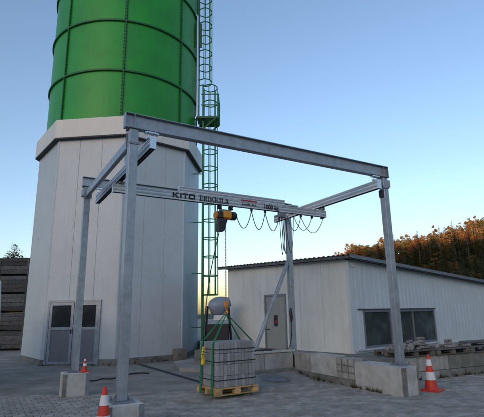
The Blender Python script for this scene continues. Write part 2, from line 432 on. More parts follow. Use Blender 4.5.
# caged ladder on the silo's right flank
LA = R(-30); LD = Vector((math.cos(LA), math.sin(LA), 0)); LT = Vector((-LD.y, LD.x, 0))
def lp(r, t, z): return SC + LD * r + LT * t + Vector((0, 0, z))
def flight(z0, z1, rin, cage0, cage1, crad, t0=0.):
    lad = MB()
    for s_ in (-.2, .2): lad.bar(lp(rin, t0 + s_, z0), lp(rin, t0 + s_, z1), .045, .07, LD)
    lad = lad.build('ladder', green_lad, silo)
    n = int((z1 - z0) / .28)
    for i in range(n): MB().tube([lp(rin, t0 - .2, z0 + .2 + i * .28), lp(rin, t0 + .2, z0 + .2 + i * .28)], .014, 6).build('rung', green_lad, lad)
    nz = max(2, round((cage1 - cage0) / .78)); hz = [cage0 + (cage1 - cage0) * i / nz for i in range(nz + 1)]
    for z in hz:
        pts = [lp(rin, t0 - .2, z)] + [lp(rin + .28 + crad * math.sin(a), t0 - crad * math.cos(a), z) for a in [math.pi * i / 12 for i in range(13)]] + [lp(rin, t0 + .2, z)]
        MB().tube(pts, .024, 6).build('cage_hoop', green_lad, lad)
    for a in [math.pi * q / 4 for q in range(5)]:
        p = lp(rin + .28 + crad * math.sin(a), t0 - crad * math.cos(a), 0); MB().bar(p + Vector((0, 0, cage0)), p + Vector((0, 0, cage1)), .022, .04).build('cage_bar', green_lad, lad)
    z = z0 + 1
    while z < z1:
        MB().bar(lp(rin - .45, t0, z), lp(rin, t0, z), .03, .04).bar(lp(rin, t0 - .2, z), lp(rin, t0 + .2, z), .03, .04).build('wall_bracket', green_lad, lad); z += 2.2
flight(.1, 12.0, OR + .18, 2.4, 11.9, .36, -.1)
flight(10.3, 18.6, CR + .10, 12.35, 18.5, .36, .18)
MB().tube([lp(CR + .02, -.42, 15.6), lp(CR + .10, -.42, 15.5), lp(CR + .10, -.42, 10.4), lp(CR + .02, -.42, 10.2)], .065, 14).build('reflection_pipe', chrome, silo, True)  # bright pipe added in place of the pale sky reflection on the tank edge
# landing between the two flights
ld = MB().box(lp(CR + .62, 0, 10.28), (.95, 1.0, .05), Matrix.Rotation(LA, 3, 'Z')).build('landing', green_lad, silo)
for t in (-.48, .48):
    MB().bar(lp(CR + .12, t, 10.25), lp(CR + 1.05, t, 10.25), .05, .09).build('landing_beam', green_dk, ld)
    MB().bar(lp(CR + .12, t, 9.45), lp(CR + .95, t, 10.2), .04, .06).build('landing_strut', green_dk, ld)
for t in (-.5, 0, .5): MB().bar(lp(CR + 1.08, t, 10.3), lp(CR + 1.08, t, 11.4), .04, .04).build('rail_post', green_lad, ld)
for z in (10.85, 11.38): MB().bar(lp(CR + 1.08, -.5, z), lp(CR + 1.08, .5, z), .04, .04).bar(lp(CR + .3, -.5, z), lp(CR + 1.08, -.5, z), .04, .04).build('handrail', green_lad, ld)
MB().prism([(p.x, p.y) for p in (lp(CR, -.3, 0), lp(CR + .02, -.34, 0), lp(CR + .3, -.34, 0), lp(CR + .3, -.3, 0))], 13.9, 15.2).build('bracket_plate', green_dk, silo)

# ------------------------------------------------------------------ retaining walls and platform
PZ = .50
struct(MB().prism([(4.2, 3.62), (5.66, 3.62), (5.66, 1.3), (16, .5), (16, 13), (6.4, 13), (6.4, 9.2), (4.2, 7.0)], -.05, PZ).build('platform', conc_dk))
wa = thing('retaining_wall', 'low weathered concrete wall in front of the pale door', 'wall', (4.6, 3.5, 0))
xs = [3.72, 4.55, 5.46]
for i in range(2): MB().span((xs[i] + .004, 3.40, .05), (xs[i + 1] - .004, 3.62, .61), .012).build('concrete_block', conc, wa)
MB().span((3.68, 3.36, .612), (5.50, 3.66, .66), .01).build('coping', conc_new, wa)
MB().span((3.72, 3.34, .0), (5.46, 3.40, .22), .01).build('footing', conc_dk, wa)
wb = thing('retaining_wall', 'stained concrete side wall running to the crane leg plinth', 'wall', (5.5, 1.6, 0))
def xb(y): return 5.26 + (y + .3) * .056
ys = [1.02, 1.62, 2.62, 3.36]; cols = [conc, conc_new, conc]
for i in range(3):
    y0, y1 = ys[i] + .006, ys[i + 1] - .006
    MB().prism([(xb(y0), y0), (xb(y0) + .3, y0), (xb(y1) + .3, y1), (xb(y1), y1)], .17, .60 + .02 * (i == 1)).build('concrete_block', cols[i], wb)
MB().prism([(xb(1.0) - .05, 1.0), (xb(1) + .3, 1.0), (xb(3.35) + .3, 3.35), (xb(3.35) - .05, 3.35)], -.02, .165).build('footing', conc_dk, wb)
for z in (.30, .44): MB().prism([(xb(1.03) - .012, 1.03), (xb(1.03), 1.03), (xb(1.6), 1.6), (xb(1.6) - .012, 1.6)], z, z + .02).build('formwork_rib', conc_dk, wb)
for y in (1.2, 1.42): MB().prism([(xb(y) - .01, y), (xb(y), y), (xb(y), y + .02), (xb(y) - .01, y + .02)], .18, .58).build('formwork_rib', conc_dk, wb)
pl = thing('concrete_plinth', 'pale concrete plinth carrying the right front crane leg', 'plinth', (5.5, .3, 0))
MB().prism([(xb(-.33), -.33), (5.74, -.33), (5.80, 1.0), (xb(1.0), 1.0)], -.02, .545).build('block', conc_new, pl)
for x, w_ in ((5.262, .13), (5.70, .03)): MB().span((x, -.348, .0), (x + w_, -.326, .54), .004).build('formwork_board_mark', conc_dk, pl)
wc = thing('retaining_wall', 'long dark concrete block wall below the pallets of stone', 'wall', (9, .8, 0))
def yc(x): return 1.06 - (x - 5.7) * .07
xs = [5.82, 6.75, 8.35, 9.95, 11.6, 13.2, 14.8]
for i in range(6):
    x0, x1 = xs[i] + .008, xs[i + 1] - .008
    MB().prism([(x0, yc(x0)), (x1, yc(x1)), (x1, yc(x1) + .4), (x0, yc(x0) + .4)], .205, .545 - .01 * (i % 2)).build('concrete_block', (conc, conc_dk)[(i + 1) % 2] if i > 0 else conc_dk, wc)
x = 5.82
while x < 14.6:
    l = random.uniform(.45, .8); o_ = random.uniform(.03, .06)
    MB().prism([(x + .008, yc(x) - o_), (x + l - .008, yc(x + l) - o_), (x + l - .008, yc(x + l) + .3), (x + .008, yc(x) + .3)], -.02, .195).build('footing_stone', conc_dk if random.random() < .6 else conc, wc); x += l

# ------------------------------------------------------------------ workshop building
bld = thing('workshop_building', 'low white clad workshop with a corrugated single slope roof', 'building', (7.03, 2.78, 0), rotz=R(10), world=False)
LW, DW = 12.5, 5.5
def rz(x, y): return 3.10 + .03 * y - .047 * x
core = MB()
core.add([(.06, .06, .3), (LW, .06, .3), (LW, DW - .06, .3), (.06, DW - .06, .3), (.06, .06, rz(0, 0) - .05), (LW, .06, rz(LW, 0) - .05), (LW, DW - .06, rz(LW, DW) - .05), (.06, DW - .06, rz(0, DW) - .05)],
         [(0, 1, 5, 4), (1, 2, 6, 5), (2, 3, 7, 6), (3, 0, 4, 7), (4, 5, 6, 7)])
wall = core.build('wall', clad_core, bld)
DY0, DY1, DZ1 = 2.48, 3.50, 2.22
y = 0.09; pw = .902
edges = [.09 + i * (DW - .09) / 6 for i in range(7)]
for i in range(6):
    y0, y1 = edges[i] + .004, edges[i + 1] - .004
    segs = [(y0, y1, .3)]
    if y0 < DY1 and y1 > DY0:
        segs = []
        if y0 < DY0: segs.append((y0, DY0, .3))
        segs.append((max(y0, DY0), min(y1, DY1), DZ1))
        if y1 > DY1: segs.append((DY1, y1, .3))
    for (a, c, zb) in segs:
        b = MB(); b.add([(0, a, zb), (.06, a, zb), (.06, c, zb), (0, c, zb), (0, a, rz(0, a) - .02), (.06, a, rz(0, a) - .02), (.06, c, rz(0, c) - .02), (0, c, rz(0, c) - .02)],
              [(0, 3, 2, 1), (4, 5, 6, 7), (0, 1, 5, 4), (2, 3, 7, 6), (3, 0, 4, 7), (1, 2, 6, 5)])
        b.build('wall_panel', white_panel, wall)
# front long wall: trapezoidal sheets
WX0, WX1, WZ0, WZ1 = .55, 4.65, .61, 1.66
def sheet_panel(x0, x1, zb, zt_slope):
    b = MB(); n = max(2, int((x1 - x0) / .22)); st = (x1 - x0) / n; pts = []
    for i in range(n):
        X = x0 + i * st; pts += [(X, .0), (X + st * .62, .0), (X + st * .68, .005), (X + st * .94, .005)]
    pts.append((x1, .0))
    vs = []; fs = []
    for (px_, py_) in pts:
        zt_ = rz(px_, 0) - .02 if zt_slope is None else zt_slope
        vs += [(px_, py_, zb), (px_, py_, zt_)]
    for i in range(len(pts) - 1): fs.append((2 * i, 2 * i + 2, 2 * i + 3, 2 * i + 1))
    return b.add(vs, fs).build('wall_sheet', sheet, wall)
sheet_panel(.09, WX0, .3, None); sheet_panel(WX0, 1.95, WZ1, None); sheet_panel(1.95, 3.3, WZ1, None); sheet_panel(3.3, WX1, WZ1, None)
sheet_panel(WX0, 2.6, .3, WZ0); sheet_panel(2.6, WX1, .3, WZ0)
x = WX1
while x < LW - .1: sheet_panel(x + .003, min(x + 1.1, LW), .3, None); x += 1.1
MB().span((-.012, -.012, .3), (.09, .09, 3.06), .006).build('corner_trim', sheet, bld)
MB().span((.10, -.03, 2.86), (.34, .0, 2.98)).build('vent_plate', sheet, bld)
# window band
wf = MB()
for xx in (WX0, 1.90, 3.20, WX1 - .06): wf.span((xx, -.018, WZ0), (xx + .06, .06, WZ1))
for (xa, xb_) in ((WX0 + .06, 1.90), (1.96, 3.20), (3.26, WX1 - .06)): wf.span((xa, -.018, WZ0), (xa + (xb_ - xa), .06, WZ0 + .06)).span((xa, -.018, WZ1 - .06), (xb_, .06, WZ1))
win = wf.build('window', galv_dull, bld)
for (xa, xb_) in ((WX0 + .05, 1.91), (1.95, 3.21), (3.25, WX1 - .05)): MB().span((xa, .015, WZ0 + .05), (xb_, .03, WZ1 - .05)).build('pane', window_glass, win)
MB().span((WX0 - .45, -.06, WZ0 - .05), (WX1 + .05, -.02, WZ0 - .003)).build('sill', alu, win)
MB().span((WX0 - .25, -.05, WZ1 + .003), (WX1 + .05, -.02, WZ1 + .035)).build('lintel_strip', soffit, win)
# door
df = MB().span((-.02, DY0, .42), (.05, DY0 + .07, DZ1)).span((-.02, DY1 - .07, .42), (.05, DY1, DZ1)).span((-.02, DY0 + .07, DZ1 - .07), (.05, DY1 - .07, DZ1))
door = df.build('door', galv_dull, bld)
MB().span((.0, DY0 + .072, .50), (.04, DY1 - .072, DZ1 - .072), .004).build('door_leaf', doorlight, door)
MB().span((-.012, DY0 + .42, 1.20), (.0, DY0 + .58, 1.55)).build('notice', black, door)
MB().span((-.016, DY0 + .46, 1.30), (-.012, DY0 + .54, 1.38)).build('notice_mark', redsign, door)
MB().tube([(.0, DY1 - .14, 1.1), (-.05, DY1 - .14, 1.1), (-.05, DY1 - .26, 1.1)], .012, 6).build('handle', black, door)
# corrugated roof: waves run along the long side
rf = MB(); NW = 34; y0, y1 = -.22, DW + .42; x0, x1 = -.22, LW + .2; vs = []; fs = []; q = NW * 8
for i in range(q + 1):
    yy = y0 + (y1 - y0) * i / q; wv = .028 * math.cos(2 * math.pi * i / 8)
    for xx in (x0, x1): vs += [(xx, yy, rz(xx, yy) + .06 + wv), (xx, yy, rz(xx, yy) + .045 + wv)]
for i in range(q):
    a = 4 * i; b_ = a + 4
    fs += [(a, a + 2, b_ + 2, b_), (a + 1, b_ + 1, b_ + 3, a + 3), (a, b_, b_ + 1, a + 1), (a + 2, a + 3, b_ + 3, b_ + 2)]
fs += [(0, 1, 3, 2)]
roof = rf.add(vs, fs).build('roof', roofm, bld, True)
b = MB(); b.bar((-.20, -.20, rz(-.2, -.2) + .0), (-.20, y1 - .1, rz(-.2, y1) + .0), .03, .07); b.build('eaves_board', oldwood, roof)
b = MB(); b.bar((-.2, -.20, rz(-.2, -.2) + .0), (x1, -.20, rz(x1, -.2) + .0), .04, .09); b.build('verge_board', soffit, roof)
b = MB(); b.bar((-.2, -.245, rz(-.2, -.2) + .035), (x1, -.245, rz(x1, -.2) + .035), .012, .1); b.build('verge_flashing', galv_dull, roof)
# clutter by the door
tl = thing('water_hose', 'black spray lance with a thin hose hung on the rear right crane leg', 'hose', (5.56, 3.58, .5))
MB().tube([(5.57, 3.585, 1.75), (5.56, 3.575, 1.62), (5.575, 3.57, 1.48), (5.565, 3.575, 1.36)], [.02, .05, .045, .02], 10).build('lance', black, tl, True)
MB().tube([(5.565, 3.575, 1.36), (5.55, 3.55, 1.1), (5.50, 3.54, .85), (5.44, 3.56, .68), (5.36, 3.60, .665)], .012, 6).build('hose', rubber, tl, True)
tag(MB().span((5.0, 3.80, .502), (5.75, 4.05, .60), .01).build('timber_beam', oldwood), 'short dark timber beam lying behind the low wall by the door', 'timber')
tag(MB().tube([(4.35 + .5 * t / 12, 3.52 + .05 * math.sin(t), .668 + .02 * abs(math.sin(t * 2.1))) for t in range(13)], .02, 6).build('hose', rubber, None, True), 'black hose heaped on the coping of the low wall', 'hose')

# ------------------------------------------------------------------ crane
HB = 4.52; HT = 4.77; CW = .14
W, D = 5.64, 3.67
crane = thing('gantry_crane', 'galvanised four legged crane frame with two suspended runways', 'crane frame', (0, 0, 0))
bm_ = MB().lathe([(.014, -.0), (.014, .03)], (0, 0, 0), 6).add([], []).mesh('bolt', galv_dull)
for (x, y, zb) in ((0, 0, .44), (0, D, .475), (W, 0, .545), (W + .03, D, .50)):
    c = MB().span((x - CW / 2, y - CW / 2, zb + .02), (x + CW / 2, y + CW / 2, HB - .02), .006).build('column', galv, crane)
    MB().span((x - .15, y - .15, zb + .001), (x + .15, y + .15, zb + .02), .003).build('base_plate', galv_dull, c)
    MB().span((x - .10, y - .10, HB - .02), (x + .10, y + .10, HB - .002), .003).build('head_plate', galv_dull, c)
    for sx in (-.115, .115):
        for sy in (-.115, .115): MB().lathe([(.018, 0), (.018, .02), (.010, .02), (.010, .055), (.0001, .055)], (x + sx, y + sy, zb + .02), 6).build('anchor_bolt', galv_dull, c)
    for ax in (0, 1):
        for s_ in (-1, 1):
            dx, dy = (s_, 0) if ax == 0 else (0, s_)
            p = Vector((x + dx * CW / 2, y + dy * CW / 2, zb + .02)); t = .006
            if ax == 0: MB().add([p + Vector((0, -t, 0)), p + Vector((dx * .06, -t, 0)), p + Vector((0, -t, .1)), p + Vector((0, t, 0)), p + Vector((dx * .06, t, 0)), p + Vector((0, t, .1))], [(0, 1, 2), (3, 5, 4), (1, 4, 5, 2), (0, 2, 5, 3)]).build('gusset', galv_dull, c)
def ibeam(p, q, h, fw, up=(0, 0, 1)):
    b = MB(); z = Vector((0, 0, 1))
    b.bar(Vector(p) + z * (h - .006), Vector(q) + z * (h - .006), fw, .012); b.bar(Vector(p) + z * .006, Vector(q) + z * .006, fw, .012)
    b.bar(Vector(p) + z * (h / 2), Vector(q) + z * (h / 2), .009, h - .024); return b
fb = ibeam((-.14, 0, HB), (W + .12, 0, HB), .25, .13).build('front_beam', galv, crane)
MB().span((-.148, -.065, HB), (-.14, .065, HB + .25)).build('end_plate', galv, fb)
MB().span((W + .12, -.065, HB), (W + .128, .065, HB + .25)).build('end_plate', galv, fb)
bb = ibeam((-.12, D, HB), (W + .15, D, HB), .22, .13).build('back_beam', galv, crane)
for x in (0, W):
    for s_ in (-1, 1): MB().span((x - .005, s_ * .0045, HB + .012), (x + .005, s_ * .064, HB + .238)).build('stiffener', galv, fb)
sbm = MB().bar((0, CW / 2 + .004, 4.34), (0, D - CW / 2 - .004, 4.34), .08, .16, ch=.008).build('side_beam', galv, crane)
for y in (CW / 2 + .004, D - CW / 2 - .018): MB().span((-.09, y, 4.22), (.09, y + .012, 4.46)).build('end_plate', galv_dull, sbm)
for x in (0, W):
    MB().span((x - .085, -CW / 2 - .012, 4.24), (x + .085, -CW / 2, 4.27)).build('clamp_plate', galv_dull, crane)
MB().span((W + CW / 2, -.09, 4.28), (W + CW / 2 + .05, .09, 4.44), .004).build('cleat', galv, crane)
MB().span((-CW / 2 - .05, D - .09, 4.28), (-CW / 2, D + .09, 4.44), .004).build('cleat', galv, crane)
MB().span((W - CW / 2 - .05, -.05, 4.05), (W - CW / 2 - .002, .05, 4.2), .004).build('junction_box', black, crane)
# brace
b0 = Vector((5.60, D, 3.02)); b1 = Vector((4.38, D, .56))
br = MB().bar(b0, b1, .09, .09, (0, 1, 0), .01).build('brace', galv, crane)
MB().span((4.22, D - .1, .502), (4.52, D + .1, .52)).build('base_plate', galv_dull, br)
def profile_rail(p, q, h, wd, name, parent, mt=None):
    # hollow crane profile: body with raised lips and dark side grooves
    p = Vector(p); q = Vector(q); z = Vector((0, 0, 1)); b = MB()
    b.bar(p + z * (h * .5), q + z * (h * .5), wd * .8, h)
    for f_, t_ in ((.06, .12), (.5, .16), (.94, .12)): b.bar(p + z * h * f_, q + z * h * f_, wd, h * t_)
    r = b.build(name, mt or alu, parent)
    d = (q - p).normalized()
    b = MB(); b.bar(p + z * (-.001), q + z * (-.001), wd * .3, .006); b.build('slot', alu_dark, r)
    sd_ = d.cross(z).normalized()
    gq = MB()
    for s_ in (-1, 1):
        for f_ in (.28, .72): gq.bar(p + z * h * f_ + sd_ * (s_ * wd * .402), q + z * h * f_ + sd_ * (s_ * wd * .402), .002, h * .13)
    gq.build('groove', galv, r)
    for e, s_ in ((p, -1), (q, 1)): MB().bar(e + z * h * .5 + d * (.001 * s_), e + z * h * .5 + d * (s_ * .012), wd * 1.04, h * 1.06).build('end_cap', chrome, r)
    return r
for x in (.30, 5.40):
    rr = profile_rail((x, -.1, 4.21), (x, D + .25, 4.21), .19, .10, 'runway_rail', crane)
    for y in (0, D):
        hg = MB().span((x - .09, y - .05, HB - .03), (x + .09, y + .05, HB - .003)).tube([(x - .05, y, HB - .03), (x - .05, y, 4.42)], .012, 8).tube([(x + .05, y, HB - .03), (x + .05, y, 4.42)], .012, 8).span((x - .075, y - .035, 4.403), (x + .075, y + .035, 4.44)).build('hanger', chrome, rr)
        for s_ in (-1, 1): MB().box((x + s_ * .1, y, HB - .012), (.03, .08, .05)).build('clamp', chrome, hg)

# bridge girder
GY = 1.85
gd = thing('bridge_girder', 'grey bridge girder with black lettering hung under the runways', 'crane girder', (2.8, GY, 4.0))
main = profile_rail((.16, GY, 3.955), (5.50, GY, 3.955), .165, .09, 'girder_profile', gd)
GX0, GX1 = 1.53, 4.22
up = profile_rail((GX0, GY, 4.124), (GX1, GY, 4.124), .125, .09, 'upper_profile', gd)
for x in (.30, 5.40):
    tr = MB().span((x - .05, GY - .09, 4.124), (x + .05, GY + .09, 4.17), .006).tube([(x, GY, 4.15), (x, GY, 4.21)], .016, 8).build('end_trolley', galv_dull, gd)
    for s_ in (-.07, .07): MB().lathe([(.001, -.02), (.03, -.02), (.03, .02), (.001, .02)], (x, GY + s_, 4.188), 12, Matrix.Rotation(R(90), 3, 'Y')).build('wheel', black, tr)
MB().span((5.39, GY - .06, 3.91), (5.43, GY + .06, 3.954)).build('end_stop', black, gd)
MB().span((4.35, GY - .07, 4.124), (4.62, GY + .07, 4.155)).build('anchor_clamp', chrome, gd)
GF = GY - .0452
# lettering, drawn as flat strokes on the girder's face
def poly_text(polys_by_letter, x0, x1, zc, h, yf, mt, parent, name, slope=0, italic=0):
    b = MB(); W_ = sum(w_ for w_, _ in polys_by_letter); sx = (x1 - x0) / W_; cx = x0
    for w_, polys in polys_by_letter:
        for poly in polys:
            pts = [(cx + (px_ + italic * py_) * sx, zc + (py_ - .5) * h) for px_, py_ in poly]
            n = len(pts); vs = [(x, yf - .003, z) for x, z in pts] + [(x, yf, z) for x, z in pts]
            b.add(vs, [tuple(range(n))] + [(i, i + n, (i + 1) % n + n, (i + 1) % n) for i in range(n)])
        cx += w_ * sx
    return b.build(name, mt, parent)
def rect(a, b_, c, d): return [(a, b_), (c, b_), (c, d), (a, d)]
def stroke(x0, y0, x1, y1, t): return [(x0 - t / 2, y0), (x0 + t / 2, y0), (x1 + t / 2, y1), (x1 - t / 2, y1)]
T = .34
KITO = [(1.75, [rect(.05, 0, .05 + T, 1), rect(.3, .40, .75, .62), [(.62, .42), (1.15, 0), (1.62, 0), (.92, .52)], [(.62, .60), (.92, .50), (1.62, 1), (1.15, 1)]]),
        (.75, [rect(.18, 0, .18 + T + .02, 1)]),
        (1.65, [rect(.05, .74, 1.5, 1), rect(.60, 0, .60 + T, .74)]),
        (1.75, [rect(.05, .12, .05 + T, .88), rect(1.3, .12, 1.3 + T, .88), [(.05, .88), (1.64, .88), (1.45, 1), (.24, 1)], [(.24, 0), (1.45, 0), (1.64, .12), (.05, .12)], rect(.39, .74, 1.3, .88), rect(.39, .12, 1.3, .26)])]
st = .19
def serif_stem(x): return [rect(x, 0, x + st, 1), rect(x - .10, 0, x, .07), rect(x + st, 0, x + st + .10, .07), rect(x - .10, .93, x, 1), rect(x + st, .93, x + st + .10, 1)]
Eg = (.92, serif_stem(.14) + [rect(.43, .93, .80, 1), rect(.43, 0, .80, .07), rect(.33, .47, .66, .55), rect(.72, .74, .80, .93), rect(.72, .07, .80, .27), rect(.59, .38, .66, .47), rect(.59, .55, .66, .64)])
Rg = (1.02, serif_stem(.14) + [rect(.43, .92, .66, 1), rect(.33, .48, .66, .56), [(.66, .92), (.85, .82), (.85, .66), (.66, .56), (.66, .48), (.80, .52), (.66, 1)], rect(.68, .58, .86, .90), [(.42, .48), (.62, .48), (.98, .06), (.98, 0), (.78, 0)]])
Ig = (.56, serif_stem(.18))
Kg = (1.10, serif_stem(.14) + [[(.33, .42), (.40, .36), (.86, .93), (.76, .93)], rect(.66, .93, .98, 1), [(.48, .52), (.62, .62), (.98, .07), (.76, .07)], rect(.68, 0, 1.06, .07)])
Lg = (.90, serif_stem(.14) + [rect(.43, 0, .80, .07), rect(.72, .07, .80, .32)])
Ag = (1.04, [[(.10, .07), (.19, .07), (.52, 1), (.44, 1)], [(.44, 1), (.60, 1), (.96, .07), (.72, .07)], rect(.26, .30, .72, .38), rect(.0, 0, .32, .07), rect(.60, 0, 1.04, .07)])
# (overlapping strokes are spread a hair apart in depth by the poly_text offset below)
def text_at(xa, ya, xb_, yb_): a = onY(xa, ya, GF); c = onY(xb_, yb_, GF); return a.x, c.x
kx = (onY(172.6, 192, GF).x, onY(195.5, 194, GF).x); ex = (onY(199.5, 196, GF).x, onY(229, 199, GF).x)
kz = 4.045
poly_text(KITO, kx[0], kx[1], kz, .115, GF - .001, letter, gd, 'lettering')
poly_text([Eg, Rg, Ig, Kg, Kg, Ig, Lg, Ag], ex[0], ex[1], kz - .005, .125, GF - .001, letter, gd, 'lettering')
def font_text(txt, x0, x1, zc, h, mt, name, bold=0):
    cu = bpy.data.curves.new(name, 'FONT'); cu.body = txt; cu.size = 1; cu.offset = bold; cu.extrude = .002
    to = bpy.data.objects.new(name, cu); COL.objects.link(to); bpy.context.view_layer.update()
    me = bpy.data.meshes.new_from_object(to.evaluated_get(bpy.context.evaluated_depsgraph_get())); bpy.data.objects.remove(to)
    vx = [v.co.x for v in me.vertices]; vy = [v.co.y for v in me.vertices]
    sx = (x1 - x0) / (max(vx) - min(vx)); sy = h / .72; ymn = min(vy)
    mnx = min(vx)
    for v in me.vertices: v.co = Vector((x0 + (v.co.x - mnx) * sx, GF - .003 - v.co.z, zc - h / 2 + v.co.y * sy))
    me.materials.clear(); me.materials.append(mt); return put(name, me, gd)
tx = (onY(264.3, 205, GF).x, onY(278.5, 206, GF).x); font_text('1000 kg', tx[0], tx[1], kz - .01, .105, letter, 'lettering', .02)
rx = (onY(241, 200, GF).x, onY(257, 202, GF).x)
MB().span((rx[0], GF - .004, 4.10), (rx[1], GF - .001, 4.133)).build('red_plate', redsign, gd)
font_text('Swift AS', rx[0] + .02, rx[1] - .02, kz - .01, .06, letter, 'small_lettering')
# festoon cable loops
def catenary(a, b_, sag, n=14):
    a = Vector(a); b_ = Vector(b_); return [a.lerp(b_, i / n) - Vector((0, 0, sag * (1 - (2 * i / n - 1) ** 2))) for i in range(n + 1)]
fx = [onY(px_, 212, GY).x for px_ in (236, 251.5, 265, 279.5)]
fz = 3.90
for i in range(3):
    MB().tube(catenary((fx[i], GY, fz if i else 3.78), (fx[i + 1], GY, fz), .42 if i else .36), .009, 6).build('festoon_cable', rubber, gd, True)
    MB().span((fx[i + 1] - .025, GY - .02, 3.89), (fx[i + 1] + .025, GY + .02, 3.953), .004).build('cable_carrier', black, gd)
fx2 = [onY(px_, 216, GY).x for px_ in (287.5, 301, 312, 323)]
for a, c, s_ in ((fx2[0], fx2[1], .36), (onY(294, 215, GY).x, fx2[2], .33), (fx2[1], fx2[3], .37)):
    MB().tube(catenary((a, GY + .02, fz), (c, GY + .02, fz), s_), .008, 6).build('festoon_cable', rubber, gd, True)
for a in fx2[1:3]: MB().span((a - .02, GY - .02, 3.89), (a + .02, GY + .04, 3.953), .004).build('cable_carrier', black, gd)
for a, c, s_ in ((279, 283.5, .98), (281, 285, .90), (282.5, 286.5, .96)):
    MB().tube(catenary((onY(a, 214, GY).x, GY - .01, 3.92), (onY(c, 214, GY).x, GY + .03, 3.92), s_, 20), .008, 6).build('cable_loop', rubber, gd, True)
MB().tube(catenary((onY(286.5, 214, GY).x, GY + .05, 3.92), (onY(294.5, 214, GY).x, GY + .05, 3.92), .92, 20), .008, 6).build('cable_loop', rubber, gd, True)
MB().span((onY(278.5, 214, GY).x, GY - .05, 3.83), (onY(285, 214, GY).x, GY + .05, 3.95), .008).build('cable_box', galv_dull, gd)
MB().bar((onY(274, 216, GY).x, GY - .04, 3.83), (onY(280, 216, GY).x, GY - .04, 3.85), .03, .04).build('limit_switch', galv_dull, gd)

# electric chain hoist
HX = onY(225.5, 209, GY).x; LX = onY(226, 309, GY).x
hoist = thing('chain_hoist', 'orange electric chain hoist with black chain bag under the girder', 'hoist', (HX, GY, 3.8))
rY = Matrix.Rotation(R(90), 3, 'Y')
for dx in (-.15, .13):
    t_ = MB().span((HX + dx - .05, GY - .03, 3.86), (HX + dx + .05, GY + .03, 3.90), .006).build('trolley', black, hoist)
    for s_ in (-.045, .045): MB().lathe([(.001, -.012), (.035, -.012), (.035, .012), (.001, .012)], (HX + dx, GY + s_, 3.925), 14, Matrix.Rotation(R(90), 3, 'X')).build('wheel', black, t_, True)
MB().span((HX - .15, GY - .02, 3.82), (HX + .13, GY + .02, 3.86), .004).build('suspension_bar', galv_dull, hoist)
MB().span((HX - .09, GY - .10, 3.64), (HX + .13, GY + .10, 3.82), .035).build('motor_housing', orange, hoist, True)
MB().lathe([(.001, .13), (.07, .13), (.095, .10), (.10, 0), (.001, 0)], (HX + .1305, GY, 3.73), 20, rY).build('end_cover', black, hoist, True)
MB().span((HX - .20, GY - .09, 3.63), (HX - .0905, GY + .09, 3.81), .03).build('gear_case', black, hoist, True)
MB().lathe([(.001, 0), (.085, 0), (.085, .04), (.06, .06), (.001, .06)], (HX - .262, GY, 3.72), 18, rY).build('gear_cover', brass, hoist, True)
bg_ = MB(); bg_.add([(HX + a * .7, GY + b_ * .08, 3.64) for a, b_ in ((-.27, -1), (.02, -1), (.02, 1), (-.27, 1))] + [(HX + a * .7, GY + b_ * .075, 3.36) for a, b_ in ((-.30, -1), (-.10, -1), (-.10, 1), (-.30, 1))],
       [(0, 4, 5, 1), (1, 5, 6, 2), (2, 6, 7, 3), (3, 7, 4, 0), (4, 7, 6, 5)]); bg_.build('chain_bag', black, hoist)
CX = LX
b = MB(); z = 3.64; k = 0
ch = MB()
while z > 1.86:
    a = .011 if k % 2 else 0; c = 0 if k % 2 else .011
    ch.tube([(CX - a, GY - c, z), (CX - a, GY - c, z - .035), (CX + a, GY + c, z - .035), (CX + a, GY + c, z), (CX - a, GY - c, z)], .0055, 4, False); z -= .03; k += 1
ch.build('load_chain', ropem, hoist)
hk = MB().span((CX - .045, GY - .03, 1.74), (CX + .045, GY + .03, 1.87), .018).build('hook_block', brass, hoist, True)
MB().tube([(CX, GY, 1.74), (CX, GY, 1.70), (CX + .035, GY, 1.675), (CX + .04, GY, 1.635), (CX + .01, GY, 1.605), (CX - .03, GY, 1.615), (CX - .04, GY, 1.645)], [.014, .016, .018, .018, .016, .013, .008], 8).build('hook', brass, hk, True)

# ------------------------------------------------------------------ the hanging load
PA = R(3); PC = Vector((LX + .02, GY, 0)); PRZ = .085
RZM = Matrix.Rotation(PA, 3, 'Z')
plt = thing('wooden_pallet', 'fresh wooden pallet hanging just above the ground under the blocks', 'pallet', PC + Vector((0, 0, PRZ)), rotz=PA, world=False)
PWX, PWY = .98, .80
def make_pallet(root, wx, wy, mt):
    for i in range(3):
        y = -wy / 2 + .05 + i * (wy - .10) / 2
        MB().span((-wx / 2, y - .05, 0), (wx / 2, y + .05, .02), .002).build('bottom_board', mt, root)
        for j in range(3):
            x = -wx / 2 + .07 + j * (wx - .14) / 2
            MB().span((x - .07, y - .05, .0205), (x + .07, y + .05, .095), .003).build('spacer_block', mt, root)
    for j in range(3):
        x = -wx / 2 + .07 + j * (wx - .14) / 2
        MB().span((x - .06, -wy / 2, .0955), (x + .06, wy / 2, .115), .002).build('cross_board', mt, root)
    n = 7; st_ = (wy - .11) / (n - 1)
    for i in range(n):
        y = -wy / 2 + .055 + i * st_
        MB().span((-wx / 2, y - .055, .1155), (wx / 2, y + .055, .136), .002).build('top_board', mt, root)
make_pallet(plt, PWX, PWY, wood)
stk = thing('paving_block_stack', 'grey concrete blocks strapped into a cube on the hanging pallet', 'block stack', PC + Vector((0, 0, PRZ + .137)), rotz=PA, world=False)
NX, NZ, NY = 11, 4, 3; SX, SY, SZ = .91, .70, .84
bw, bd, bh = SX / NX, SY / NY, SZ / NZ
bms = []
for _ in range(4):
    b = MB().box((0, 0, 0), (bw - .005, bd - .006, bh - .004), None, .006)
    b.v = [(x + random.uniform(-.001, .001), y + random.uniform(-.002, .002), z + random.uniform(-.001, .001)) for x, y, z in b.v]; bms.append(b.mesh('block', block_m))
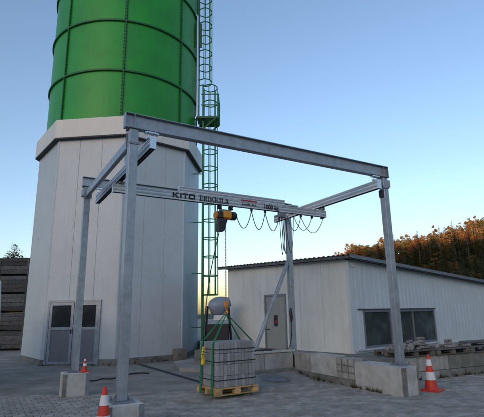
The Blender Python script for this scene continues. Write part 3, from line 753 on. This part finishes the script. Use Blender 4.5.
for i in range(NX):
    for j in range(NY):
        for k in range(NZ):
            o = put('block', random.choice(bms), stk)
            o.location = (-SX / 2 + (i + .5) * bw + random.uniform(-.0012, .0012), -SY / 2 + (j + .5) * bd + random.uniform(-.006, .006), (k + .5) * bh + random.uniform(0, .0025) * (k == NZ - 1))
for z in (.13, .47, .70):
    x, y = SX / 2 + .004, SY / 2 + .012
    b = MB()
    b.span((-x - .003, -y - .003, z), (x + .003, -y, z + .016)).span((-x - .003, y, z), (x + .003, y + .003, z + .016)).span((-x - .003, -y, z), (-x, y, z + .016)).span((x, -y, z), (x + .003, y, z + .016))
    b.build('packing_band', black, stk)
# green webbing slings: under the pallet and up to the hook
slg = thing('lifting_sling', 'green webbing slings from the hook around the block stack', 'sling', PC + Vector((0, 0, PRZ)), rotz=0)
apex = Vector((CX, GY, 1.615))
for sy in (-.24, .22):
    def lw(x, z, y=sy): return PC + RZM @ Vector((x, y, 0)) + Vector((0, 0, z))
    top = PRZ + .137 + SZ; e = SX / 2 + .014; ep = PWX / 2 + .01
    path = [apex, lw(-e + .02, top + .010), lw(-e - .008, top - .03), lw(-ep, PRZ + .10), lw(-ep, PRZ - .006), lw(-.25, PRZ - .03), lw(.1, PRZ - .055), lw(.35, PRZ - .03), lw(ep, PRZ - .006), lw(ep, PRZ + .10), lw(e + .008, top - .03), lw(e - .02, top + .010), apex]
    wdir = RZM @ Vector((0, 1, 0)); hw = .035; vs = []; fs = []
    for i, p in enumerate(path):
        h_ = hw * (.45 if i in (0, len(path) - 1) else 1); t = (path[min(i + 1, len(path) - 1)] - path[max(0, i - 1)]).normalized(); nn = t.cross(wdir).normalized() * .003
        off = wdir * (.02 if sy > 0 else -.02) if i in (0, len(path) - 1) else Vector()
        vs += [p + off - wdir * h_ - nn, p + off + wdir * h_ - nn, p + off + wdir * h_ + nn, p + off - wdir * h_ + nn]
    for i in range(len(path) - 1):
        a = 4 * i
        for k in range(4): fs.append((a + k, a + (k + 1) % 4, a + 4 + (k + 1) % 4, a + 4 + k))
    MB().add(vs, fs).build('webbing', strap_m, slg)
# pendant control on its cable
px_ = PC + RZM @ Vector((-PWX / 2 - .08, -.02, 0))
pd = thing('pendant_control', 'yellow pendant control on a black cable beside the block stack', 'pendant', (px_.x, px_.y, .75))
cab = [Vector((HX - .1, GY - .06, 3.66)), Vector((HX - .22, GY - .05, 3.2)), Vector((HX - .38, GY, 2.4)), Vector((px_.x + .05, px_.y + .02, 1.6)), Vector((px_.x, px_.y, .98))]
cc = []
for i in range(len(cab) - 1):
    p0 = cab[max(i - 1, 0)]; p1 = cab[i]; p2 = cab[i + 1]; p3 = cab[min(i + 2, len(cab) - 1)]
    for q in range(6):
        t = q / 6; cc.append(.5 * ((2 * p1) + (p2 - p0) * t + (2 * p0 - 5 * p1 + 4 * p2 - p3) * t * t + (3 * p1 - p0 - 3 * p2 + p3) * t ** 3))
cc.append(cab[-1])
MB().tube(cc, .010, 6).build('cable', rubber, pd, True)
MB().box((px_.x, px_.y, .87), (.055, .05, .22), Matrix.Rotation(R(8), 3, 'Y'), .012).build('body', yellow, pd, True)
MB().box((px_.x, px_.y, .70), (.075, .06, .14), Matrix.Rotation(R(8), 3, 'Y'), .02).build('grip', yellow, pd, True)
for k in range(3): MB().lathe([(.001, .012), (.012, .01), (.014, 0)], (px_.x + (.2 - k) * .012, px_.y - .026, .94 - k * .055), 10, Matrix.Rotation(R(90), 3, 'X')).build('button', (lampred, black, black)[k], pd)

# ------------------------------------------------------------------ footings and cones
for (x, y, h, lab) in ((0, 0, .44, 'grey concrete footing under the nearest crane leg beside the large cone'), (0, D, .475, 'pale concrete footing under the left rear crane leg')):
    ft = thing('concrete_footing', lab, 'footing', (x, y, 0))
    MB().span((x - .25, y - .25, -.03), (x + .25, y + .25, h), .012).build('block', conc_new, ft)
    for sx in (-1, 1):
        for sy in (-1, 1):
            b = MB(); cx_, cy_ = x + sx * .252, y + sy * .252
            b.span((cx_ - (.07 if sx > 0 else 0), cy_ - .004, .01), (cx_ + (0 if sx > 0 else .07), cy_ + .004, h - .01)); b.span((cx_ - .004, cy_ - (.07 if sy > 0 else 0) , .01), (cx_ + .004, cy_ + (0 if sy > 0 else .07), h - .01))
            b.build('corner_angle', conc_dk if sx * sy > 0 else galv_dull, ft)
def cone(loc, h, lab, rz_=0, tilt=0):
    c = thing('traffic_cone', lab, 'traffic cone', loc, 'red and white traffic cones', rz_, world=False)
    if tilt: c.rotation_euler = (tilt, 0, rz_)
    bs = h * .56
    MB().span((-bs / 2, -bs / 2, 0), (bs / 2, bs / 2, .035), .01).build('base', cone_r, c)
    r0, r1 = h * .185, h * .035
    def rad(t): return r0 + (r1 - r0) * t
    segs = [(0, .10, cone_r), (.10, .36, cone_r), (.36, .55, cone_w), (.55, .75, cone_r), (.75, .88, cone_w), (.88, 1, cone_r)]
    if h > .6: segs = [(0, .27, cone_r), (.27, .50, cone_w), (.50, .68, cone_r), (.68, .86, cone_w), (.86, 1, cone_r)]
    for a, b_, m_ in segs:
        e = .003 if m_ is cone_w else 0
        prof = [(rad(a) + e, .035 + a * (h - .035)), (rad(b_) + e, .035 + b_ * (h - .035))]
        if b_ == 1: prof += [(r1 * .8, h + .004), (r1 * .6, h - .02)]
        MB().lathe(prof, (0, 0, 0), 28).build('white_band' if m_ is cone_w else 'red_band', m_, c, True)
cp = onz(432, 392)
cone((cp.x, cp.y, .024), .70, 'red and white traffic cone beside the right plinth', R(20))
# near-left cone: its tip shows at pixel (105, 387), its base is just below the frame
r = ray(105, 387); t_ = (.72 - CAM.z) / r.z; tip = CAM + r * t_
cone((tip.x, tip.y, .02), .70, 'large traffic cone in front of the nearest crane leg', R(35))
r = ray(80.5, 356); Yq = 3.67 + .33
tq = CAM + r * ((Yq - CAM.y) / r.y)
cone((.17, D - .13, .476), tq.z - .476 if tq.z - .476 > .25 else .32, 'small red cone standing on the left rear footing', R(10))
# cable on the ground by the left footing
pts = [onz(*p, .03) for p in ((84, 371), (88, 379), (95, 380), (103, 378), (112, 378), (122, 375), (138, 372.5), (150, 373))]
sp_ = []
for i in range(len(pts) - 1):
    p0 = pts[max(i - 1, 0)]; p1 = pts[i]; p2 = pts[i + 1]; p3 = pts[min(i + 2, len(pts) - 1)]
    for q in range(6):
        t = q / 6; sp_.append(.5 * ((2 * p1) + (p2 - p0) * t + (2 * p0 - 5 * p1 + 4 * p2 - p3) * t * t + (3 * p1 - p0 - 3 * p2 + p3) * t ** 3))
pts = [Vector((p.x, p.y, .018)) for p in sp_]
tag(MB().tube(pts, .018, 6).build('ground_cable', rubber, None, True), 'black cable lying on the yard between the two left crane legs', 'cable')

# ------------------------------------------------------------------ mixer drum between silo and workshop
mc = onY(218, 306, 7.4)
mx_ = thing('concrete_mixer', 'blue grey concrete mixer drum behind the hanging load', 'mixer', (mc.x, mc.y, .11))
Rm = Matrix.Rotation(R(-34), 3, 'Z') @ Matrix.Rotation(R(70), 3, 'Y')
MB().lathe([(0.0008, -0.32), (0.096, -0.316), (0.176, -0.296), (0.248, -0.24), (0.288, -0.16), (0.308, -0.064), (0.312, 0.0), (0.3, 0.096), (0.264, 0.208), (0.208, 0.336), (0.16, 0.416), (0.152, 0.44), (0.136, 0.44), (0.128, 0.416)], mc, 32, Rm).build('drum', drum_m, mx_, True)
MB().box((mc.x + .05, mc.y - .1, mc.z - .40), (.46, .42, .18), Matrix.Rotation(R(-30), 3, 'Z'), .02).build('trough', white_m, mx_)
MB().box((mc.x, mc.y, (.11 + mc.z - .6) / 2), (.75, .65, mc.z - .6 - .11), Matrix.Rotation(R(-30), 3, 'Z'), .02).build('shade_box', black, mx_)  # black box added, with the legs below, to make the shade beneath the drum
for s_ in (-1, 1): MB().bar((mc.x - .4 * s_, mc.y + .3 * s_, .11), (mc.x - .3 * s_, mc.y + .2 * s_, mc.z), .06, .06, (0, 1, 0)).build('stand', black, mx_)

# ------------------------------------------------------------------ pallets with stones on the long wall
pz = .548
labs = ['grey weathered pallet under the heap of broken stones', 'grey weathered pallet under the single stone pair, right of the heap', 'rightmost grey weathered pallet on the long block wall']
for i, xc in enumerate((7.28, 8.54, 9.8)):
    p = thing('wooden_pallet', labs[i], 'pallet', (xc, yc(xc) + .34, pz), 'old pallets on the block wall', R(-4 + random.uniform(-1, 1)), False)
    make_pallet(p, 1.2, .8, greywood)
sm_ = []
for q in range(5):
    b = MB().box((0, 0, 0), (.13, .09, .065), None, .012); b.v = [tuple(c * random.uniform(.82, 1.1) for c in v) for v in b.v]; sm_.append(b.mesh('paving_stone', stone_m))
def stone(x, y, z, rot): 
    o = put('paving_stone', random.choice(sm_)); o.location = (x, y, z); o.rotation_euler = rot; return o
for i in range(52):
    u = random.random(); x = 6.85 + 1.15 * u
    hgt = .02 + .13 * max(0, 1 - abs(u - .62) / .55); z = pz + .136 + .033 + random.random() * hgt
    yy = yc(x) + .10 + random.random() * .5
    tag(stone(x, yy, z, (random.uniform(-.5, .5), random.uniform(-.5, .5), random.uniform(0, 3))), 'pale broken paving stone in the heap on the pallet before the window', 'stone', 'stones heaped before the window')
for k in range(3):
    for j in range(2): tag(stone(7.62 + .11 * j, yc(7.6) + .16, pz + .136 + .13 + k * .066, (0, 0, .05 * k)), 'pale stone in the small pile topping the heap', 'stone', 'small pile on the heap')
for k in range(3):
    for j in range(2): tag(stone(8.62 + .12 * j, yc(8.6) + .2, pz + .136 + .035 + k * .066, (0, 0, .1 * k + .05)), 'pale stone in the lone little stack right of the heap', 'stone', 'lone little stone stack')
for i in range(16): tag(stone(8.1 + random.random() * 2.0, yc(9) + .12 + random.random() * .5, pz + .136 + .035, (0, 0, random.uniform(0, 3))), 'flat stone scattered over the right pallets', 'stone', 'scattered flat stones')
tag(MB().span((9.45, yc(9.5) + .2, pz + .19), (10.6, yc(9.5) + .5, pz + .25), .01).build('dark_board', oldwood), 'dark board laid over the rightmost pallet', 'board')

# ------------------------------------------------------------------ stacked timber crates, van, spruce on the left
ca = R(8)
c0 = onz(22, 350.5); cdir = Vector((math.cos(ca - R(30)), math.sin(ca - R(30)), 0))
def make_crate(loc, lab, rot):
    c = thing('wooden_crate', lab, 'crate', loc, 'weathered crates stacked left of the silo', rot, False); w_, d_, h_ = 1.6, 1.2, .92
    MB().span((-w_ / 2 + .13, -d_ / 2 + .30, 0.001), (w_ / 2 - .13, -d_ / 2 + .34, .085)).build('gap_blocker', oldwood, c)  # added board, keeps bright sky from showing through the gap between tiers
    for x in (-w_ / 2 + .06, w_ / 2 - .06): MB().span((x - .06, -d_ / 2, 0), (x + .06, d_ / 2, .1), .004).build('skid', oldwood, c)
    for k in range(4):
        z0 = .105 + k * .209; jt = random.uniform(-.018, .012)
        MB().span((-w_ / 2, -d_ / 2 + jt, z0), (w_ / 2, -d_ / 2 + .025 + jt, z0 + random.uniform(.188, .202)), .003).build('front_board', oldwood, c)
        for s_ in (-1, 1): MB().span((s_ * (w_ / 2 - .003), -d_ / 2 + .03, z0), (s_ * (w_ / 2 - .028), d_ / 2, z0 + .203), .003).build('side_board', oldwood, c)
    for s_ in (-1, 1): MB().span((s_ * (w_ / 2 - .02), -d_ / 2 - .035, .1), (s_ * (w_ / 2 - .12), -d_ / 2 - .008, h_), .004).build('corner_post', oldwood, c)
    MB().span((-w_ / 2 + .03, -d_ / 2 + .035, .1), (w_ / 2 - .03, d_ / 2 - .03, .13)).build('floor_board', oldwood, c)
    MB().span((-w_ / 2 + .03, d_ / 2 - .028, .135), (w_ / 2 - .03, d_ / 2 - .003, h_)).build('back_panel', oldwood, c)
    MB().span((-w_ / 2 + .031, -d_ / 2 + .036, .135), (w_ / 2 - .031, d_ / 2 - .03, h_ - .12)).build('gap_fill', oldwood, c)  # solid filler added so no light comes through between the boards
    return c
ordn = ['bottom', 'second from the bottom', 'middle', 'fourth from the bottom', 'topmost']
cr = R(-28)
cvec = Vector((math.cos(cr), math.sin(cr), 0))
for q in range(2):
    for k in range(5):
        base_ = Vector((c0.x, c0.y, 0)) - cvec * (.8 + 1.66 * q) + Vector((-math.sin(cr), math.cos(cr), 0)) * .6
        make_crate((base_.x + random.uniform(-.02, .02), base_.y + random.uniform(-.02, .02), k * .93), f'weathered timber crate, {ordn[k]} of the stack ' + ('next to the silo' if q == 0 else 'at the left edge'), cr + random.uniform(-.015, .015))
# van at the left edge
vd = 13.5; vp = CAM + ray(2.2, 318).normalized() * vd
vrot = R(150)
van = thing('white_van', 'white van reaching in at the left edge of the yard', 'van', (vp.x, vp.y, 0), rotz=vrot, world=False)
prof = [(0.06, .35), (0.0, .6), (.02, 1.5), (.10, 2.55), (.22, 2.68), (3.6, 2.70), (4.1, 2.45), (4.75, 1.55), (5.55, 1.25), (5.7, .95), (5.7, .4), (5.3, .32)]
def side(prof, y0, y1, b=None):
    b = b or MB(); n = len(prof); vs = [(x, y0, z) for x, z in prof] + [(x, y1, z) for x, z in prof]
    return b.add(vs, [tuple(range(n)), tuple(range(n, 2 * n))[::-1]] + [(i, i + n, (i + 1) % n + n, (i + 1) % n) for i in range(n)])
vb = side(prof, 0, 2.0).build('body', white_m, van)
bv = vb.modifiers.new('bevel', 'BEVEL'); bv.width = .06; bv.segments = 3; bv.limit_method = 'ANGLE'
MB().span((-.05, -.02, .30), (.30, 2.02, .98), .04).build('bumper', black, van)
for y in (.25, 1.05): MB().span((.0, y, 1.55), (.03, y + .7, 2.25)).build('rear_window', dark_glass, van)
for y in (.22, 1.66): MB().span((-.02, y, 1.0), (.03, y + .12, 1.45), .02).build('tail_lamp', lampred, van)
for x in (1.1, 4.5):
    for y in (-.01, 1.81):
        wl = MB().lathe([(.001, 0), (.2, 0), (.33, .02), (.35, .06), (.35, .16), (.33, .2), (.001, .2)], (x, y + .2, .35), 24, Matrix.Rotation(R(90), 3, 'X')).build('wheel', tyre, van, True)
        MB().lathe([(.001, 0), (.2, .0), (.2, .21), (.001, .21)], (x, y + .205, .35), 20, Matrix.Rotation(R(90), 3, 'X')).build('rim', galv_dull, wl, True)

# ------------------------------------------------------------------ trees
def conifer_mesh(h, r, mt, nb=None, leafs=1.0, bare=.12, fine=1.0):
    b = MB(); rng = random.Random(random.random())
    lv = int(h * 1.4 * leafs)
    for i in range(lv):
        t = bare + (1 - bare) * (i + .5) / lv; z = h * t; rad = r * (1 - t) ** .62 * rng.uniform(.75, 1.15) + .12
        n = max(4, int(9 * (1 - t) + 5))
        for k in range(n):
            a = rng.uniform(0, 6.283); L = rad * rng.uniform(.65, 1.1); d = Vector((math.cos(a), math.sin(a), rng.uniform(-.35, -.05))); tg = Vector((-d.y, d.x, 0))
            m_ = max(2, int(L / (.42 / fine)))
            for q in range(1, m_ + 1):
                for e in range(2):
                    p = Vector((0, 0, z)) + d * (L * (q - .3 + rng.uniform(-.3, .3)) / m_) + Vector((rng.uniform(-.12, .12), rng.uniform(-.12, .12), rng.uniform(-.15, .15)))
                    s_ = (.34 if e else .26) / fine * rng.uniform(.7, 1.3) * (1.0 if t < .9 else .6); u = (d + tg * rng.uniform(-.9, .9)).normalized() * s_; v = (tg + Vector((0, 0, rng.uniform(-.9, .3)))).normalized() * s_ * .5
                    b.add([p - u * .5 - v, p - u * .5 + v, p + u], [(0, 1, 2)])
    return b.mesh('crown', mt)
def broad_mesh(h, r, mt, tall=0.):
    b = MB(); rng = random.Random(random.random()); cl = []
    for k in range(34):
        a = rng.uniform(0, 6.283); t = rng.uniform(.12, 1); env = math.sin(math.pi * min(.93, t * .72 + .2)) if not tall else (1 - t) ** .7 * 1.1 + .16
        rr = r * math.sqrt(rng.random()) * env
        cl.append((Vector((rr * math.cos(a), rr * math.sin(a), h * (.2 + .78 * t) - .3)), rng.uniform(.5, 1.05) * r * (.36 if not tall else .16 + .22 * (1 - t))))
    for c, s_ in cl:
        for q in range(20):
            d = Vector((rng.gauss(0, 1), rng.gauss(0, 1), rng.gauss(0, .8))).normalized(); p = c + d * s_ * rng.uniform(.45, 1.15)
            u = Vector((rng.gauss(0, 1), rng.gauss(0, 1), rng.gauss(0, .6))).normalized() * rng.uniform(.18, .38); v = u.cross(Vector((rng.gauss(0, 1), rng.gauss(0, 1), rng.gauss(0, 1)))).normalized() * .2
            b.add([p - u - v, p - u * .2 + v, p + u], [(0, 1, 2)])
    return b.mesh('crown', mt)
def trunk_mesh(h, r, limbs=6, pale=False):
    b = MB().tube([(0, 0, -.5), (0.03, 0, h * .4), (0, .04, h * .75), (0, 0, h * .97)], [r * 1.2, r * .85, r * .5, r * .12], 6)
    rng = random.Random(random.random())
    for k in range(limbs):
        z = h * rng.uniform(.3, .8); a = rng.uniform(0, 6.28); l = h * .12
        b.tube([(0, 0, z), (math.cos(a) * l, math.sin(a) * l, z + l * .4)], [r * .35, r * .08], 4, False)
    return b.mesh('trunk', bark)
kinds = {
 'spruce': ('dark spruce in the shaded lower forest on the hill', [conifer_mesh(13, 2.3, lf_spruce, bare=.28), conifer_mesh(15, 2.4, lf_spruce, bare=.38), conifer_mesh(11, 2.2, lf_spruce, bare=.2)], [13, 15, 11]),
 'larch': ('golden brown larch on the wooded hill', [broad_mesh(11, 2.6, lf_larch, 1), broad_mesh(12, 2.7, lf_larch, 1), broad_mesh(9, 2.5, lf_larch, 1)], [11, 12, 9]),
 'beech': ('rust red beech on the lower left end of the wooded hill', [broad_mesh(8.5, 3.2, lf_beech), broad_mesh(7.5, 2.9, lf_beech)], [8.5, 7.5]),
 'olive': ('olive green broadleaf tree on the wooded hill', [broad_mesh(9, 3.1, lf_olive), broad_mesh(8, 2.9, lf_olive)], [9, 8]),
 'pine': ('dark green conifer standing among the orange trees on the hill crest', [conifer_mesh(12, 2.1, lf_spruce, bare=.1), conifer_mesh(10, 2.0, lf_spruce, bare=.1)], [12, 10])}
tr_m = {h: trunk_mesh(h, .16 + h * .006) for h in (13, 15, 11, 9, 8.5, 7.5, 8, 12, 10)}
def lerp_tab(tab, x):
    for (a, ya), (b_, yb_) in zip(tab, tab[1:]):
        if x <= b_: return ya + (yb_ - ya) * max(0, (x - a)) / (b_ - a)
    return tab[-1][1]
CREST = [(-30, 64), (0, 60), (20, 50), (30.5, 38.6), (37.6, 32.8), (42, 31.0), (45.9, 29.6), (47.5, 26.5), (49, 19), (51, 12), (56, 6), (66, 1.5), (80, 0.0)]
def hill_z(th, d):
    c = lerp_tab(CREST, th)
    if d < 255: t = max(0, (d - 156) / 99); t = t * t * (3 - 2 * t); return c * t
    return c * max(0, 1 - ((d - 255) / 255) ** 2)
vs = []; fs = []; TH = [-30 + i * 2.2 for i in range(51)]; DD = [150 + i * 12 for i in range(31)]
for th in TH:
    for d in DD: vs.append((CAM.x + d * math.cos(R(th)), CAM.y + d * math.sin(R(th)), hill_z(th, d) - .05 + .3 * math.sin(th * 3 + d)))
n = len(DD)
for i in range(len(TH) - 1):
    for j in range(n - 1): fs.append((i * n + j, i * n + j + 1, (i + 1) * n + j + 1, (i + 1) * n + j))
struct(MB().add(vs, fs).build('hill', dirt_m, None, True))
rng = random.Random(5); placed = []; tries = 0; mass = {}
while len(placed) < 900 and tries < 40000:
    tries += 1
    th = rng.uniform(26, 53); d = rng.uniform(170, 262)
    p = Vector((CAM.x + d * math.cos(R(th)), CAM.y + d * math.sin(R(th)), hill_z(th, d)))
    if any(abs(p.x - q.x) < 2.9 and (p - q).length < 2.9 for q, _, _ in placed): continue
    placed.append((p, th, d))
shown = 0
placed.sort(key=lambda q: -hill_z(q[1], q[2]) / q[2] + (0 if 27 < q[1] < 49 else 9) + rng.uniform(-.02, .02))
for p, th, d in placed:
    u = (d - 170) / 92; x = rng.random()
    if u < .5: kd = 'spruce' if x < .74 else ('larch' if x < .84 else 'olive')
    elif th > 42.5: kd = 'beech' if x < .55 else ('larch' if x < .68 else 'olive')
    else: kd = 'larch' if x < .34 else ('olive' if x < .64 else ('pine' if x < .80 else 'beech'))
    lab, ms, hs = kinds[kd]; i = rng.randrange(len(ms))
    if kd == 'beech' and th <= 42.5: lab = 'rust leaved beech scattered high on the wooded hill'
    sc = rng.uniform(.62, 1.16) * (.9 if d > 238 else 1)
    if shown < 300:
        shown += 1
        t_ = thing(kd + '_tree', lab, 'tree', p, 'trees: ' + lab, rng.uniform(0, 6.28), False)
        t_.scale = (sc * rng.uniform(.95, 1.2), sc * rng.uniform(.95, 1.2), sc)
        put('trunk', tr_m[hs[i]], t_); put('crown', ms[i], t_)
    else:
        b = mass.setdefault(ms[i].materials[0].name, MB()); an = rng.uniform(0, 6.28); ca_, sa_ = math.cos(an) * sc, math.sin(an) * sc
        b.add([(p.x + v.co.x * ca_ - v.co.y * sa_, p.y + v.co.x * sa_ + v.co.y * ca_, p.z + v.co.z * sc) for v in ms[i].vertices], [tuple(f.vertices) for f in ms[i].polygons])
fm = None
fvs = MB(); fmi = []; fmats = []
for nm, b in mass.items():
    fmats.append(bpy.data.materials[nm]); fvs.add(b.v, b.f); fmi += [len(fmats) - 1] * len(b.f)
fme = bpy.data.meshes.new('forest'); fme.from_pydata(fvs.v, [], fvs.f)
for m_ in fmats: fme.materials.append(m_)
fme.polygons.foreach_set('material_index', fmi)
stuff(put('forest', fme))
# spruce behind the crates
r = ray(15, 244); sp = CAM + r * 72
spz = sp.z
st_ = thing('spruce_tree', 'dark spruce tip rising behind the stacked crates', 'tree', (sp.x, sp.y, 0), None, .3, False)
put('trunk', trunk_mesh(spz, .2), st_); put('crown', conifer_mesh(spz, 5.0, lf_spruce, leafs=3.2, bare=.45, fine=1.3), st_)

# far valley ridge behind the camera: the low sun has sunk behind it, so the yard lies in its shade
RD = 500; tz = 53.5 + RD * math.tan(R(SUN_EL)); sdir = Vector((math.cos(R(SUN_AZ)), math.sin(R(SUN_AZ)), 0)); sside = Vector((-sdir.y, sdir.x, 0))
vs = []; fs = []
for i in range(61):
    s_ = -900 + i * 30
    for (dd, hf) in ((-150, 0), (-70, .55), (0, 1), (90, .6), (220, 0)):
        p = sdir * (RD + dd) + sside * s_; vs.append((p.x, p.y, -1 + tz * hf * (1 + .03 * math.sin(i * .9)) + (1 if hf else 0)))
for i in range(60):
    for j in range(4): a = i * 5 + j; fs.append((a, a + 1, a + 6, a + 5))
struct(MB().add(vs, fs).build('valley_ridge', dirt_m, None, True))

# grit swept against the walls and scattered on the yard
gm = MB(); rng = random.Random(11)
def pebble(x, y, z, r):
    vs_ = [(x + r * rng.uniform(.6, 1.2) * a, y + r * rng.uniform(.6, 1.2) * b_, z + r * c * .7) for a, b_, c in ((1, 0, 0), (-1, 0, 0), (0, 1, 0), (0, -1, 0), (0, 0, 1))]
    gm.add(vs_, [(0, 2, 4), (2, 1, 4), (1, 3, 4), (3, 0, 4)])
for _ in range(420): 
    y = rng.uniform(-.3, 3.3); pebble(xb(y) - .06 - abs(rng.gauss(0, .07)), y, .022 + max(0, (y - 2.3) * .11), rng.uniform(.006, .02))
for _ in range(420):
    x = rng.uniform(5.9, 10); pebble(x, yc(x) - .07 - abs(rng.gauss(0, .08)), .024, rng.uniform(.006, .022))
for _ in range(900): pebble(rng.uniform(-3, 5), rng.uniform(1, 8.4), .004 if rng.random() < .5 else .022, rng.uniform(.004, .013))
stuff(gm.build('grit', stone_m))
wm = MB()
def tuft(x, y, z):
    for _ in range(14):
        a = rng.uniform(0, 6.28); l = rng.uniform(.04, .13); t_ = rng.uniform(.2, .8); d = Vector((math.cos(a), math.sin(a), 0)); n_ = Vector((-d.y, d.x, 0)) * .006; p = Vector((x, y, z)) + d * rng.uniform(0, .03)
        wm.add([p - n_, p + n_, p + d * l * t_ + Vector((0, 0, l))], [(0, 1, 2)])
for _ in range(26):
    y = rng.uniform(.2, 3.2); tuft(xb(y) - .06, y, .02 + max(0, (y - 2.3) * .11))
for _ in range(30):
    x = rng.uniform(5.9, 10); tuft(x, yc(x) - .07, .02)
for _ in range(16):
    u_ = rng.uniform(0, FL); a_ = ov(-1).lerp(ov(0), u_ / FL) if rng.random() < .4 else ov(0).lerp(ov(1), u_ / FL); dv = (a_ - SC).normalized(); a_ = a_ + dv * .06; tuft(a_.x, a_.y, 0)
stuff(wm.build('weeds', lf_olive))
